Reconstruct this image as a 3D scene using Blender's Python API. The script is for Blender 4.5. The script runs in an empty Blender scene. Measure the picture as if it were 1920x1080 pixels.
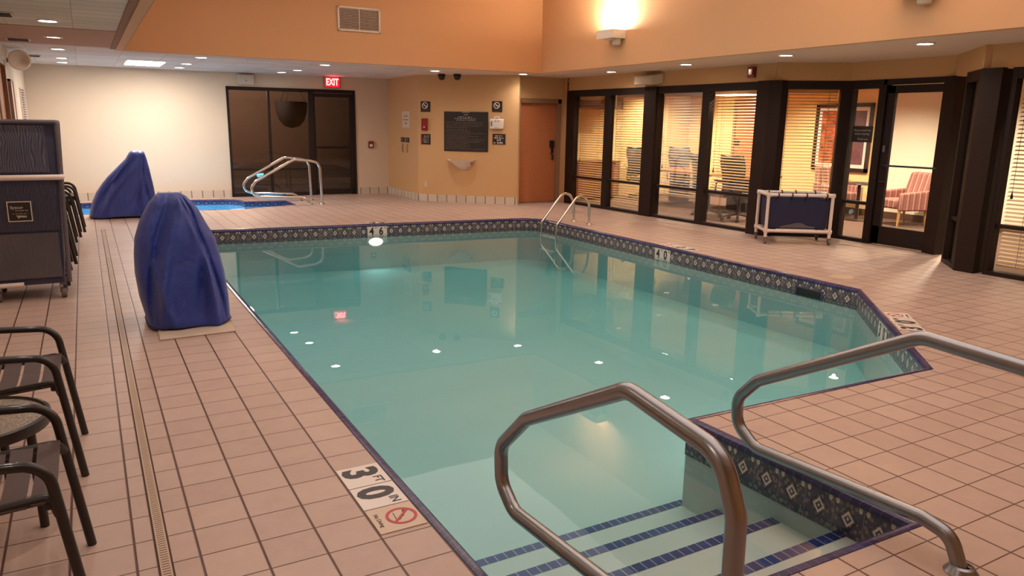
import bpy, bmesh, math, random
from mathutils import Vector, Matrix
from mathutils.geometry import tessellate_polygon
random.seed(7)
C = bpy.context.scene.collection
PI = math.pi

# ------------------------------------------------------------------ materials
def lin(c):
    return tuple(((x/255)/12.92 if x/255 <= .04045 else ((x/255+.055)/1.055)**2.4) for x in c) + (1,)

def newmat(name):
    m = bpy.data.materials.new(name); m.use_nodes = True
    nt = m.node_tree
    return m, nt, nt.nodes, nt.links, nt.nodes['Principled BSDF']

def mathn(nt, op, a, b=None, c=None):
    n = nt.nodes.new('ShaderNodeMath'); n.operation = op
    for i, x in enumerate((a, b, c)):
        if x is None: continue
        if isinstance(x, (int, float)): n.inputs[i].default_value = x
        else: nt.links.new(x, n.inputs[i])
    return n.outputs[0]

def mixc(nt, fac, a, b):
    n = nt.nodes.new('ShaderNodeMix'); n.data_type = 'RGBA'
    for i, x in ((0, fac), (6, a), (7, b)):
        if isinstance(x, (int, float)): n.inputs[i].default_value = x
        elif isinstance(x, tuple): n.inputs[i].default_value = x
        else: nt.links.new(x, n.inputs[i])
    return n.outputs[2]

def noise(nt, vec, scale, detail=2, rough=.5, out='Fac'):
    n = nt.nodes.new('ShaderNodeTexNoise'); n.inputs['Scale'].default_value = scale
    n.inputs['Detail'].default_value = detail; n.inputs['Roughness'].default_value = rough
    if vec is not None: nt.links.new(vec, n.inputs['Vector'])
    return n.outputs[out]

def coord(nt, kind='Object'):
    return nt.nodes.new('ShaderNodeTexCoord').outputs[kind]

def sep(nt, v):
    n = nt.nodes.new('ShaderNodeSeparateXYZ'); nt.links.new(v, n.inputs[0]); return n.outputs

def bump(nt, bsdf, h, strength=.2, dist=.01):
    b = nt.nodes.new('ShaderNodeBump'); b.inputs['Strength'].default_value = strength; b.inputs['Distance'].default_value = dist
    nt.links.new(h, b.inputs['Height']); nt.links.new(b.outputs[0], bsdf.inputs['Normal'])

def plain(name, col, rough=.5, metal=0., var=.08, vscale=6., bmp=0., bscale=60., emit=None, estr=0., spec=.5, coat=0.):
    m, nt, N, L, B = newmat(name)
    c = lin(col); B.inputs['Roughness'].default_value = rough; B.inputs['Metallic'].default_value = metal
    B.inputs['Specular IOR Level'].default_value = spec; B.inputs['Coat Weight'].default_value = coat
    oc = coord(nt)
    f = noise(nt, oc, vscale, 3)
    d = tuple(x*(1-var) for x in c[:3])+(1,); u = tuple(min(1, x*(1+var)) for x in c[:3])+(1,)
    L.new(mixc(nt, f, d, u), B.inputs['Base Color'])
    if bmp: bump(nt, B, noise(nt, oc, bscale, 3), bmp)
    if emit:
        B.inputs['Emission Color'].default_value = lin(emit); B.inputs['Emission Strength'].default_value = estr
    return m

def glassmat(name, ior, tint=(1, 1, 1, 1), rough=0., bmp=0., bscale=1., refl=1.0):
    m, nt, N, L, B = newmat(name); N.remove(B)
    out = N['Material Output']
    fr = N.new('ShaderNodeFresnel'); fr.inputs['IOR'].default_value = ior
    g = N.new('ShaderNodeBsdfGlossy'); g.inputs['Roughness'].default_value = rough
    t = N.new('ShaderNodeBsdfTransparent'); t.inputs['Color'].default_value = tint
    mx = N.new('ShaderNodeMixShader')
    L.new(mathn(nt, 'MULTIPLY', fr.outputs[0], refl), mx.inputs[0]); L.new(t.outputs[0], mx.inputs[1]); L.new(g.outputs[0], mx.inputs[2])
    L.new(mx.outputs[0], out.inputs['Surface'])
    if bmp:
        b = N.new('ShaderNodeBump'); b.inputs['Strength'].default_value = bmp; b.inputs['Distance'].default_value = .004
        L.new(noise(nt, coord(nt), bscale, 2), b.inputs['Height'])
        L.new(b.outputs[0], g.inputs['Normal']); L.new(b.outputs[0], fr.inputs['Normal'])
    return m, nt

M = {}
# ---- deck tiles: square terracotta-pink tiles with dark red grout
def deck_mat(name, px, py, x0, y0, ca, cb, grout, gw=.0045):
    m, nt, N, L, B = newmat(name)
    s = sep(nt, coord(nt))
    u = mathn(nt, 'DIVIDE', mathn(nt, 'SUBTRACT', s[0], x0), px)
    v = mathn(nt, 'DIVIDE', mathn(nt, 'SUBTRACT', s[1], y0), py)
    du = mathn(nt, 'MULTIPLY', mathn(nt, 'SUBTRACT', .5, mathn(nt, 'ABSOLUTE', mathn(nt, 'SUBTRACT', mathn(nt, 'FRACT', u), .5))), px)
    dv = mathn(nt, 'MULTIPLY', mathn(nt, 'SUBTRACT', .5, mathn(nt, 'ABSOLUTE', mathn(nt, 'SUBTRACT', mathn(nt, 'FRACT', v), .5))), py)
    d = mathn(nt, 'MINIMUM', mathn(nt, 'MULTIPLY', du, .72), mathn(nt, 'MULTIPLY', dv, 1.25))
    g = mathn(nt, 'SMOOTH_MIN', 1., mathn(nt, 'DIVIDE', d, gw), .05)
    mr = N.new('ShaderNodeMapRange'); mr.inputs[1].default_value = .55; mr.inputs[2].default_value = 1.0; L.new(g, mr.inputs[0])
    cx = N.new('ShaderNodeCombineXYZ'); L.new(mathn(nt, 'FLOOR', u), cx.inputs[0]); L.new(mathn(nt, 'FLOOR', v), cx.inputs[1])
    wn = N.new('ShaderNodeTexWhiteNoise'); L.new(cx.outputs[0], wn.inputs['Vector'])
    n1 = noise(nt, coord(nt), 9, 4, .65); n2 = noise(nt, coord(nt), 1.1, 2)
    f = mathn(nt, 'ADD', mathn(nt, 'MULTIPLY', wn.outputs[0], .22), mathn(nt, 'ADD', mathn(nt, 'MULTIPLY', n1, .55), mathn(nt, 'MULTIPLY', n2, .3)))
    tile = mixc(nt, f, lin(ca), lin(cb))
    L.new(mixc(nt, mr.outputs[0], lin(grout), tile), B.inputs['Base Color'])
    B.inputs['Roughness'].default_value = .42; B.inputs['Specular IOR Level'].default_value = .45
    bump(nt, B, mathn(nt, 'ADD', g, mathn(nt, 'MULTIPLY', n1, .15)), .35, .003)
    return m
M['deck'] = deck_mat('deck_tile', .2132, .2053, -.188, 3.983, (166, 138, 126), (204, 178, 164), (88, 54, 44))

def band_mat(name, base, base2, cream):
    m, nt, N, L, B = newmat(name)
    uv = sep(nt, coord(nt, 'UV'))
    fu = mathn(nt, 'FRACT', uv[0]); x = mathn(nt, 'ABSOLUTE', mathn(nt, 'SUBTRACT', fu, .5)); y = mathn(nt, 'ABSOLUTE', mathn(nt, 'SUBTRACT', uv[1], .5))
    r = mathn(nt, 'ADD', x, y)
    ring = mathn(nt, 'LESS_THAN', mathn(nt, 'ABSOLUTE', mathn(nt, 'SUBTRACT', r, .17)), .04)
    dot = mathn(nt, 'LESS_THAN', r, .045)
    ring2 = mathn(nt, 'LESS_THAN', mathn(nt, 'ABSOLUTE', mathn(nt, 'SUBTRACT', r, .30)), .025)
    # pair of little leaves at the top corners, and star fragments
    cu = mathn(nt, 'SUBTRACT', .5, x)
    dx = mathn(nt, 'SUBTRACT', cu, .12); dy = mathn(nt, 'SUBTRACT', uv[1], .86)
    leaf = mathn(nt, 'LESS_THAN', mathn(nt, 'ADD', mathn(nt, 'MULTIPLY', dx, dx), mathn(nt, 'MULTIPLY', mathn(nt, 'MULTIPLY', dy, dy), .6)), .0042)
    dy2 = mathn(nt, 'SUBTRACT', uv[1], .12)
    leaf2 = mathn(nt, 'LESS_THAN', mathn(nt, 'ADD', mathn(nt, 'MULTIPLY', dx, dx), mathn(nt, 'MULTIPLY', dy2, dy2)), .004)
    vor = N.new('ShaderNodeTexVoronoi'); vor.inputs['Scale'].default_value = 7; L.new(coord(nt, 'UV'), vor.inputs['Vector'])
    bg = mixc(nt, mathn(nt, 'LESS_THAN', vor.outputs['Distance'], .4), lin(base), lin(base2))
    bg = mixc(nt, mathn(nt, 'MULTIPLY', ring2, .7), bg, lin((44, 36, 40)))
    bg = mixc(nt, mathn(nt, 'MULTIPLY', leaf2, .35), bg, lin(cream))
    bg = mixc(nt, mathn(nt, 'MAXIMUM', mathn(nt, 'MAXIMUM', ring, dot), leaf), bg, lin(cream))
    gr = mathn(nt, 'LESS_THAN', mathn(nt, 'SUBTRACT', .5, x), .014)
    bg = mixc(nt, mathn(nt, 'MULTIPLY', gr, .6), bg, lin((150, 140, 135)))
    L.new(bg, B.inputs['Base Color']); B.inputs['Roughness'].default_value = .25
    return m
M['band'] = band_mat('waterline_tile', (86, 80, 94), (138, 120, 114), (220, 204, 190))
M['spaband'] = band_mat('spa_waterline_tile', (52, 56, 88), (84, 86, 112), (150, 156, 176))

def strip_mat(name, col, col2, grout, pitch):
    m, nt, N, L, B = newmat(name)
    uv = sep(nt, coord(nt, 'UV'))
    fu = mathn(nt, 'FRACT', mathn(nt, 'DIVIDE', uv[0], pitch))
    g = mathn(nt, 'LESS_THAN', mathn(nt, 'ABSOLUTE', mathn(nt, 'SUBTRACT', fu, .5)), .455)
    cx = N.new('ShaderNodeCombineXYZ'); L.new(mathn(nt, 'FLOOR', mathn(nt, 'DIVIDE', uv[0], pitch)), cx.inputs[0])
    wn = N.new('ShaderNodeTexWhiteNoise'); L.new(cx.outputs[0], wn.inputs['Vector'])
    L.new(mixc(nt, g, lin(grout), mixc(nt, wn.outputs[0], lin(col), lin(col2))), B.inputs['Base Color'])
    B.inputs['Roughness'].default_value = .22
    return m
M['coping'] = strip_mat('coping_tile', (44, 38, 84), (62, 54, 100), (84, 76, 104), .05)
M['steptile'] = strip_mat('step_edge_tile', (30, 40, 108), (40, 52, 128), (170, 172, 176), .055)
M['basetile'] = strip_mat('baseboard_tile', (196, 182, 164), (212, 198, 180), (128, 106, 88), .21)

M['plaster'] = plain('pool_plaster', (212, 212, 204), .7, var=.05, vscale=2)
M['spaplaster'] = plain('spa_plaster', (180, 214, 232), .6, var=.04)
M['wallwarm'] = plain('wall_paint_tan', (204, 162, 114), .75, var=.03, vscale=1.5, bmp=.05, bscale=180)
M['wallcream'] = plain('wall_paint_cream', (214, 192, 166), .7, var=.03, vscale=1.5, bmp=.05, bscale=180)
M['wallorange'] = plain('wall_paint_orange', (214, 168, 128), .7, var=.03, vscale=1.2, bmp=.05, bscale=180)
M['soffit'] = plain('soffit_paint', (226, 206, 190), .8, var=.03)
M['trimbrown'] = plain('soffit_trim_paint', (150, 112, 92), .8, var=.03)
M['highceil'] = plain('high_ceiling_paint', (226, 206, 184), .85, var=.02)
M['bandtint'] = plain('ceiling_band_tint', (178, 138, 116), .75, var=.05)
def ceil_tiles():
    m, nt, N, L, B = newmat('acoustic_tiles')
    s = sep(nt, coord(nt))
    fx = mathn(nt, 'FRACT', mathn(nt, 'DIVIDE', s[0], .61)); fy = mathn(nt, 'FRACT', mathn(nt, 'DIVIDE', s[1], .305))
    gx = mathn(nt, 'LESS_THAN', mathn(nt, 'ABSOLUTE', mathn(nt, 'SUBTRACT', fx, .5)), .495)
    gy = mathn(nt, 'LESS_THAN', mathn(nt, 'ABSOLUTE', mathn(nt, 'SUBTRACT', fy, .5)), .470)
    cx = N.new('ShaderNodeCombineXYZ'); L.new(mathn(nt, 'FLOOR', mathn(nt, 'DIVIDE', s[0], .61)), cx.inputs[0]); L.new(mathn(nt, 'FLOOR', mathn(nt, 'DIVIDE', s[1], .305)), cx.inputs[1])
    wn = N.new('ShaderNodeTexWhiteNoise'); L.new(cx.outputs[0], wn.inputs['Vector'])
    tile = mixc(nt, wn.outputs[0], lin((206, 196, 188)), lin((222, 212, 204)))
    L.new(mixc(nt, mathn(nt, 'MULTIPLY', gx, gy), lin((168, 156, 148)), tile), B.inputs['Base Color'])
    B.inputs['Roughness'].default_value = .8
    return m
M['ceiltile'] = ceil_tiles()
M['bronze'] = plain('dark_bronze_frame', (38, 24, 19), .55, 0., var=.1, spec=.25)
M['bronze2'] = plain('bronze_column_cladding', (42, 27, 21), .6, 0., var=.1, spec=.2)
M['steel'] = plain('brushed_stainless', (150, 150, 154), .32, 1., var=.05, vscale=30)
M['chrome'] = plain('polished_steel', (214, 208, 200), .16, 1., var=.03)
M['black'] = plain('black_plastic', (24, 21, 21), .4)
M['signblack'] = plain('sign_black', (36, 27, 26), .45, var=.04)
M['signtext'] = plain('sign_lettering', (176, 166, 158), .5, var=.02)
M['signdim'] = plain('sign_small_print', (104, 90, 84), .5, var=.02)
M['signwhite'] = plain('sign_white', (226, 214, 204), .5, var=.02)
M['markwhite'] = plain('marker_tile_white', (226, 214, 206), .3, var=.03)
M['markbeige'] = plain('marker_tile_beige', (206, 180, 158), .35, var=.05)
M['markblack'] = plain('marker_black', (40, 30, 30), .4, var=.03)
M['markred'] = plain('marker_red', (186, 46, 44), .4, var=.03)
M['white'] = plain('white_enamel', (232, 224, 216), .3, var=.02)
M['offwhite'] = plain('offwhite_plastic', (206, 192, 172), .45, var=.03)
M['pvc'] = plain('white_pvc_pipe', (232, 214, 204), .32, var=.03)
M['red'] = plain('fire_red', (138, 28, 32), .35, var=.04)
M['wood'] = None
def wood_mat(name, a, b, rough=.4, sc=1.2):
    m, nt, N, L, B = newmat(name)
    mp = N.new('ShaderNodeMapping'); mp.inputs['Scale'].default_value = (9*sc, 9*sc, .7*sc); L.new(coord(nt), mp.inputs[0])
    f = noise(nt, mp.outputs[0], 2.2, 4, .6)
    L.new(mixc(nt, f, lin(a), lin(b)), B.inputs['Base Color']); B.inputs['Roughness'].default_value = rough
    return m
M['wood'] = wood_mat('door_maple', (164, 94, 58), (192, 120, 76))
M['doorframe'] = plain('door_frame_paint', (140, 106, 82), .5)
M['tablewood'] = wood_mat('table_cherry', (150, 78, 44), (182, 104, 60), .22)
M['legwood'] = plain('pale_wood', (196, 146, 92), .4)
M['cred'] = wood_mat('credenza_walnut', (112, 64, 40), (134, 80, 50))
M['inner'] = plain('lounge_wall_yellow', (230, 200, 142), .8, var=.03)
M['innerpale'] = plain('lounge_wall_pale', (232, 220, 200), .8, var=.02)
M['innerbrown'] = plain('lounge_dark_brown', (88, 58, 42), .8)
M['carpet'] = plain('lounge_carpet', (92, 66, 54), .95, var=.2, vscale=40)
M['blind'] = plain('blind_slat', (226, 200, 150), .6, var=.03)
_m = M['blind']; _nt = _m.node_tree; _tr = _nt.nodes.new('ShaderNodeBsdfTranslucent'); _tr.inputs[0].default_value = lin((236, 204, 146)); _mx = _nt.nodes.new('ShaderNodeMixShader'); _mx.inputs[0].default_value = .4
_nt.links.new(_nt.nodes['Principled BSDF'].outputs[0], _mx.inputs[1]); _nt.links.new(_tr.outputs[0], _mx.inputs[2]); _nt.links.new(_mx.outputs[0], _nt.nodes['Material Output'].inputs['Surface'])
M['cord'] = plain('blind_cord', (150, 116, 78), .7)
M['chairframe'] = plain('powder_coated_brown', (38, 28, 26), .38, .1, var=.1, coat=.15)
M['slat'] = plain('vinyl_strap_brown', (78, 60, 58), .5, var=.08)
M['pebble'] = None
def pebble():
    m, nt, N, L, B = newmat('pebbled_glass')
    oc = coord(nt)
    vor = N.new('ShaderNodeTexVoronoi'); vor.inputs['Scale'].default_value = 90; L.new(oc, vor.inputs['Vector'])
    L.new(mixc(nt, vor.outputs['Distance'], lin((120, 108, 98)), lin((168, 154, 140))), B.inputs['Base Color'])
    B.inputs['Roughness'].default_value = .18; bump(nt, B, vor.outputs['Distance'], .5, .004)
    return m
M['pebble'] = pebble()
def fabric_blue():
    m, nt, N, L, B = newmat('blue_vinyl_cover')
    oc = coord(nt)
    n1 = noise(nt, oc, 2.6, 3, .55); n2 = noise(nt, oc, 14, 3)
    L.new(mixc(nt, n1, lin((20, 36, 108)), lin((42, 66, 160))), B.inputs['Base Color'])
    B.inputs['Roughness'].default_value = .5; B.inputs['Sheen Weight'].default_value = .15
    bump(nt, B, mathn(nt, 'ADD', n1, mathn(nt, 'MULTIPLY', n2, .18)), .5, .06)
    return m
M['cover'] = fabric_blue()
M['hem'] = plain('cover_hem', (20, 30, 84), .6)
def mesh_navy(name, a, b, hi, amount):
    m, nt, N, L, B = newmat(name)
    oc = coord(nt)
    w = N.new('ShaderNodeTexWave'); w.wave_type = 'BANDS'; w.bands_direction = 'X'; w.inputs['Scale'].default_value = 17; w.inputs['Distortion'].default_value = 11
    w.inputs['Detail'].default_value = 1.; w.inputs['Detail Scale'].default_value = .9
    mp = N.new('ShaderNodeMapping'); mp.inputs['Scale'].default_value = (1, 1, .35); L.new(oc, mp.inputs[0]); L.new(mp.outputs[0], w.inputs['Vector'])
    n1 = noise(nt, oc, 3.2, 3)
    base = mixc(nt, n1, lin(a), lin(b))
    L.new(mixc(nt, mathn(nt, 'MULTIPLY', mathn(nt, 'MULTIPLY', w.outputs[0], n1), amount), base, lin(hi)), B.inputs['Base Color'])
    B.inputs['Roughness'].default_value = .5
    bump(nt, B, noise(nt, oc, 260, 1), .3, .002)
    return m
M['navymesh'] = mesh_navy('navy_mesh_moire', (34, 36, 62), (64, 64, 88), (150, 148, 162), .6)
M['navyplain'] = plain('navy_mesh_plain', (56, 56, 82), .6, var=.18, vscale=5, bmp=.2, bscale=260)
M['navydark'] = mesh_navy('navy_mesh_panel', (26, 28, 56), (52, 52, 76), (110, 108, 124), .35)
M['navygrey'] = mesh_navy('grey_mesh_pocket', (62, 60, 72), (98, 92, 98), (130, 122, 126), .3)
M['hamper'] = plain('navy_hamper_mesh', (30, 34, 70), .55, var=.25, vscale=7)
M['greytube'] = plain('grey_tube', (98, 90, 98), .45, var=.08)
M['caster'] = plain('caster_rubber', (108, 92, 84), .5)
M['plate'] = plain('beige_base_plate', (198, 176, 158), .5)
def stripes():
    m, nt, N, L, B = newmat('pink_stripe_upholstery')
    s = sep(nt, coord(nt))
    nn = sep(nt, coord(nt, 'Normal')); side = mathn(nt, 'GREATER_THAN', mathn(nt, 'ABSOLUTE', nn[1]), .7)
    sc_ = mathn(nt, 'ADD', mathn(nt, 'MULTIPLY', s[0], side), mathn(nt, 'MULTIPLY', s[1], mathn(nt, 'SUBTRACT', 1., side)))
    f = mathn(nt, 'FRACT', mathn(nt, 'MULTIPLY', sc_, 8.5))
    a = mathn(nt, 'LESS_THAN', mathn(nt, 'ABSOLUTE', mathn(nt, 'SUBTRACT', f, .5)), .07)
    b = mathn(nt, 'LESS_THAN', mathn(nt, 'ABSOLUTE', mathn(nt, 'SUBTRACT', f, .2)), .05)
    c = mixc(nt, noise(nt, coord(nt), 40, 2), lin((138, 88, 80)), lin((158, 106, 98)))
    c = mixc(nt, b, c, lin((126, 66, 64)))
    L.new(mixc(nt, a, c, lin((200, 156, 138))), B.inputs['Base Color']); B.inputs['Roughness'].default_value = .9
    return m
M['stripe'] = stripes()
def artwork():
    m, nt, N, L, B = newmat('abstract_floral_print')
    oc = coord(nt)
    n1 = noise(nt, oc, 5.5, 5, .65); n2 = noise(nt, oc, 7.5, 4, .7)
    n1 = mathn(nt, 'ADD', mathn(nt, 'MULTIPLY', mathn(nt, 'SUBTRACT', n1, .5), 3.2), .5)
    c = mixc(nt, n1, lin((84, 26, 28)), lin((206, 104, 56)))
    v = N.new('ShaderNodeTexVoronoi'); v.inputs['Scale'].default_value = 9; L.new(oc, v.inputs['Vector'])
    c = mixc(nt, mathn(nt, 'MULTIPLY', mathn(nt, 'LESS_THAN', v.outputs['Distance'], .36), .55), c, lin((190, 92, 90)))
    s = sep(nt, oc)
    lo = mathn(nt, 'MULTIPLY', mathn(nt, 'GREATER_THAN', mathn(nt, 'ADD', mathn(nt, 'MULTIPLY', s[0], .8), mathn(nt, 'MULTIPLY', n2, .5)), .42), .8)
    c = mixc(nt, lo, c, lin((70, 68, 82)))
    L.new(mixc(nt, mathn(nt, 'MULTIPLY', mathn(nt, 'GREATER_THAN', n2, .56), .6), c, lin((128, 60, 44))), B.inputs['Base Color'])
    B.inputs['Roughness'].default_value = .35
    return m
M['art'] = artwork()
M['artframe'] = plain('picture_frame_espresso', (46, 28, 24), .35)
M['officemesh'] = plain('office_mesh', (62, 56, 58), .7)
M['officeframe'] = plain('office_frame_graphite', (58, 52, 52), .45, .2)
M['lens'] = plain('lamp_lens', (255, 250, 240), .4, emit=(255, 244, 228), estr=34)
M['poollens'] = plain('pool_lamp_lens', (255, 250, 240), .4, emit=(255, 246, 232), estr=9)
M['fluor'] = plain('fluorescent_lens', (255, 255, 250), .4, emit=(255, 246, 236), estr=16)
M['sconceglow'] = plain('sconce_lamp', (255, 240, 210), .4, emit=(255, 222, 170), estr=30)
M['exitface'] = plain('exit_face', (200, 30, 40), .4, emit=(255, 20, 44), estr=1.1)
M['exittext'] = plain('exit_letters', (255, 200, 200), .4, emit=(255, 178, 172), estr=2.0)
M['exitbody'] = plain('exit_housing', (150, 120, 106), .5)
M['night'] = plain('night_ground', (70, 58, 52), .9)
M['nightwall'] = plain('night_stucco', (120, 98, 84), .9)
M['nightpot'] = plain('night_planter', (26, 20, 22), .8)
M['grille'] = plain('grille_paint', (214, 190, 172), .5)
M['grilledark'] = plain('grille_shadow', (92, 60, 48), .8)
M['drain'] = None
def drain_mat():
    m, nt, N, L, B = newmat('slotted_drain_plastic')
    s = sep(nt, coord(nt))
    f = mathn(nt, 'FRACT', mathn(nt, 'DIVIDE', s[1], .0171))
    a = mathn(nt, 'LESS_THAN', f, .3)
    b = mathn(nt, 'LESS_THAN', mathn(nt, 'ABSOLUTE', s[0]), .0135)
    n1 = noise(nt, coord(nt), 3, 3)
    c = mixc(nt, n1, lin((176, 146, 124)), lin((204, 178, 154)))
    L.new(mixc(nt, mathn(nt, 'MULTIPLY', a, b), c, lin((70, 42, 34))), B.inputs['Base Color']); B.inputs['Roughness'].default_value = .5
    return m
M['drain'] = drain_mat()
M['groutdark'] = plain('drain_edge', (70, 40, 33), .8)
M['glass'], _ = glassmat('window_glass', 1.45, (.96, .95, .93, 1), refl=.5)
M['darkglass'], _ = glassmat('tinted_night_glass', 1.5, (.72, .67, .63, 1))
M['water'], wnt = glassmat('pool_water', 1.33, (.96, 1, .99, 1), bmp=.12, bscale=2.2)
va = wnt.nodes.new('ShaderNodeVolumeAbsorption'); va.inputs['Color'].default_value = (.42, .86, .91, 1); va.inputs['Density'].default_value = .74
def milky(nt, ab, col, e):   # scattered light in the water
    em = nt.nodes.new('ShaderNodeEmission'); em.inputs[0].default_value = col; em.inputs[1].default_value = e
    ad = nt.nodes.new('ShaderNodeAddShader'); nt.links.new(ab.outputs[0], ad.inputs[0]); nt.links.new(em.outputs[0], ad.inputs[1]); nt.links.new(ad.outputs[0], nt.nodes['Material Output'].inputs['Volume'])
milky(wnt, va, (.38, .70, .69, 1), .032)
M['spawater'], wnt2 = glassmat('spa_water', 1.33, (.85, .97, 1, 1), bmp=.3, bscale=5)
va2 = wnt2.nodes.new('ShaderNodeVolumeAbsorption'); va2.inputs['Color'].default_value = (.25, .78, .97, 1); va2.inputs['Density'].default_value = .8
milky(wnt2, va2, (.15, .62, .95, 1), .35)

# ------------------------------------------------------------------ mesh helpers
def fillet(pts, r, n=6):
    pts = [Vector(p) for p in pts]; out = [pts[0]]
    rr = r if isinstance(r, (list, tuple)) else [r]*len(pts)
    for i in range(1, len(pts)-1):
        a, b, c = pts[i-1], pts[i], pts[i+1]
        u, w = (a-b), (c-b); lu, lw = u.length, w.length
        if lu < 1e-6 or lw < 1e-6: continue
        u /= lu; w /= lw; ang = u.angle(w)
        if ang > PI-.02 or rr[i] <= 0: out.append(b); continue
        t = min(rr[i]/math.tan(ang/2), lu*.49, lw*.49); R = t*math.tan(ang/2)
        bis = (u+w).normalized(); cen = b+bis*(R/math.sin(ang/2))
        p0, p1 = b+u*t, b+w*t; v0, v1 = p0-cen, p1-cen; th = v0.angle(v1); ax = v0.cross(v1).normalized()
        for k in range(n+1): out.append(cen+Matrix.Rotation(th*k/n, 3, ax) @ v0)
    out.append(pts[-1]); return out

class MB:
    def __init__(s): s.v = []; s.f = []; s.uv = {}
    def add(s, vs, fs):
        b = len(s.v); s.v += [Vector(v) for v in vs]; s.f += [tuple(i+b for i in f) for f in fs]; return s
    def bb(s, x0, y0, z0, x1, y1, z1):
        vs = [(x, y, z) for z in (z0, z1) for y in (y0, y1) for x in (x0, x1)]
        return s.add(vs, [(0, 2, 3, 1), (4, 5, 7, 6), (0, 1, 5, 4), (2, 6, 7, 3), (0, 4, 6, 2), (1, 3, 7, 5)])
    def box(s, c, d, rot=None):
        R = rot if rot is not None else Matrix.Identity(3); c = Vector(c)
        vs = [c+R @ Vector((x*d[0]/2, y*d[1]/2, z*d[2]/2)) for z in (-1, 1) for y in (-1, 1) for x in (-1, 1)]
        return s.add(vs, [(0, 2, 3, 1), (4, 5, 7, 6), (0, 1, 5, 4), (2, 6, 7, 3), (0, 4, 6, 2), (1, 3, 7, 5)])
    def beam(s, p, q, w, h, up=(0, 0, 1)):   # box from p to q, w sideways, h along up
        p, q = Vector(p), Vector(q); x = (q-p); L = x.length; x.normalize(); y = Vector(up).cross(x).normalized(); z = x.cross(y)
        return s.box((p+q)/2, (L, w, h), Matrix((x, y, z)).transposed())
    def tube(s, pts, r, n=12, closed=False):
        pts = [Vector(p) for p in pts]; N = len(pts); tang = []
        for i in range(N):
            if closed: t = pts[(i+1) % N]-pts[i-1]
            else: t = pts[min(i+1, N-1)]-pts[max(i-1, 0)]
            tang.append(t.normalized())
        a = Vector((0, 0, 1)) if abs(tang[0].z) < .9 else Vector((1, 0, 0))
        u = tang[0].cross(a).normalized(); vs = []
        for i in range(N):
            if i: u = (u-tang[i]*u.dot(tang[i])).normalized()
            w = tang[i].cross(u); ri = r[i] if isinstance(r, (list, tuple)) else r
            vs += [pts[i]+(u*math.cos(2*PI*k/n)+w*math.sin(2*PI*k/n))*ri for k in range(n)]
        fs = []
        for i in range(N if closed else N-1):
            j = (i+1) % N
            fs += [(i*n+k, i*n+(k+1) % n, j*n+(k+1) % n, j*n+k) for k in range(n)]
        if not closed: fs += [tuple(range(n-1, -1, -1)), tuple((N-1)*n+k for k in range(n))]
        return s.add(vs, fs)
    def lathe(s, prof, c=(0, 0, 0), n=24, axis='z', cap=True):
        c = Vector(c); vs = []
        for r, h in prof:
            for k in range(n):
                a = 2*PI*k/n; p = (r*math.cos(a), r*math.sin(a), h)
                vs.append(c+Vector(p if axis == 'z' else ((h, p[0], p[1]) if axis == 'x' else (p[1], h, p[0]))))
        fs = [(i*n+k, i*n+(k+1) % n, (i+1)*n+(k+1) % n, (i+1)*n+k) for i in range(len(prof)-1) for k in range(n)]
        if cap: fs += [tuple(range(n-1, -1, -1)), tuple((len(prof)-1)*n+k for k in range(n))]
        return s.add(vs, fs)
    def prism(s, poly, z0, z1):
        n = len(poly); vs = [(x, y, z0) for x, y in poly]+[(x, y, z1) for x, y in poly]
        return s.add(vs, [tuple(range(n-1, -1, -1)), tuple(range(n, 2*n))]+[(i, (i+1) % n, n+(i+1) % n, n+i) for i in range(n)])
    def loft(s, rings, cap=True, closed=True):
        n = len(rings[0]); vs = [p for r in rings for p in r]
        m = n if closed else n-1
        fs = [(i*n+k, i*n+(k+1) % n, (i+1)*n+(k+1) % n, (i+1)*n+k) for i in range(len(rings)-1) for k in range(m)]
        if cap: fs += [tuple(range(n-1, -1, -1)), tuple((len(rings)-1)*n+k for k in range(n))]
        return s.add(vs, fs)
    def xf(s, mat, start=0):
        for i in range(start, len(s.v)): s.v[i] = mat @ s.v[i]
        return s
    def build(s, name, mat, parent=None, ang=35, bevel=0., shift=None, origin=None, recalc=True):
        me = bpy.data.meshes.new(name)
        vs = s.v
        if parent is None and origin is None:
            lo = [min(v[i] for v in vs) for i in range(3)]; hi = [max(v[i] for v in vs) for i in range(3)]
            origin = Vector(((lo[0]+hi[0])/2, (lo[1]+hi[1])/2, lo[2]))
        sh = Vector(shift) if shift is not None else (Vector(origin) if parent is None else Vector((0, 0, 0)))
        me.from_pydata([v-sh for v in vs], [], s.f)
        if recalc:
            bm = bmesh.new(); bm.from_mesh(me); bmesh.ops.recalc_face_normals(bm, faces=bm.faces); bm.to_mesh(me); bm.free()
        if s.uv:
            uvl = me.uv_layers.new(name='UVMap')
            for li, l in enumerate(me.loops): uvl.data[li].uv = s.uv.get(l.vertex_index, (0, 0))
        for p in me.polygons: p.use_smooth = True
        me.set_sharp_from_angle(angle=math.radians(ang))
        me.materials.append(mat)
        o = bpy.data.objects.new(name, me); C.objects.link(o)
        if parent is not None: o.parent = parent
        else: o.location = sh
        if bevel:
            b = o.modifiers.new('bevel', 'BEVEL'); b.width = bevel; b.segments = 2; b.limit_method = 'ANGLE'; b.angle_limit = math.radians(40)
        return o

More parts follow.
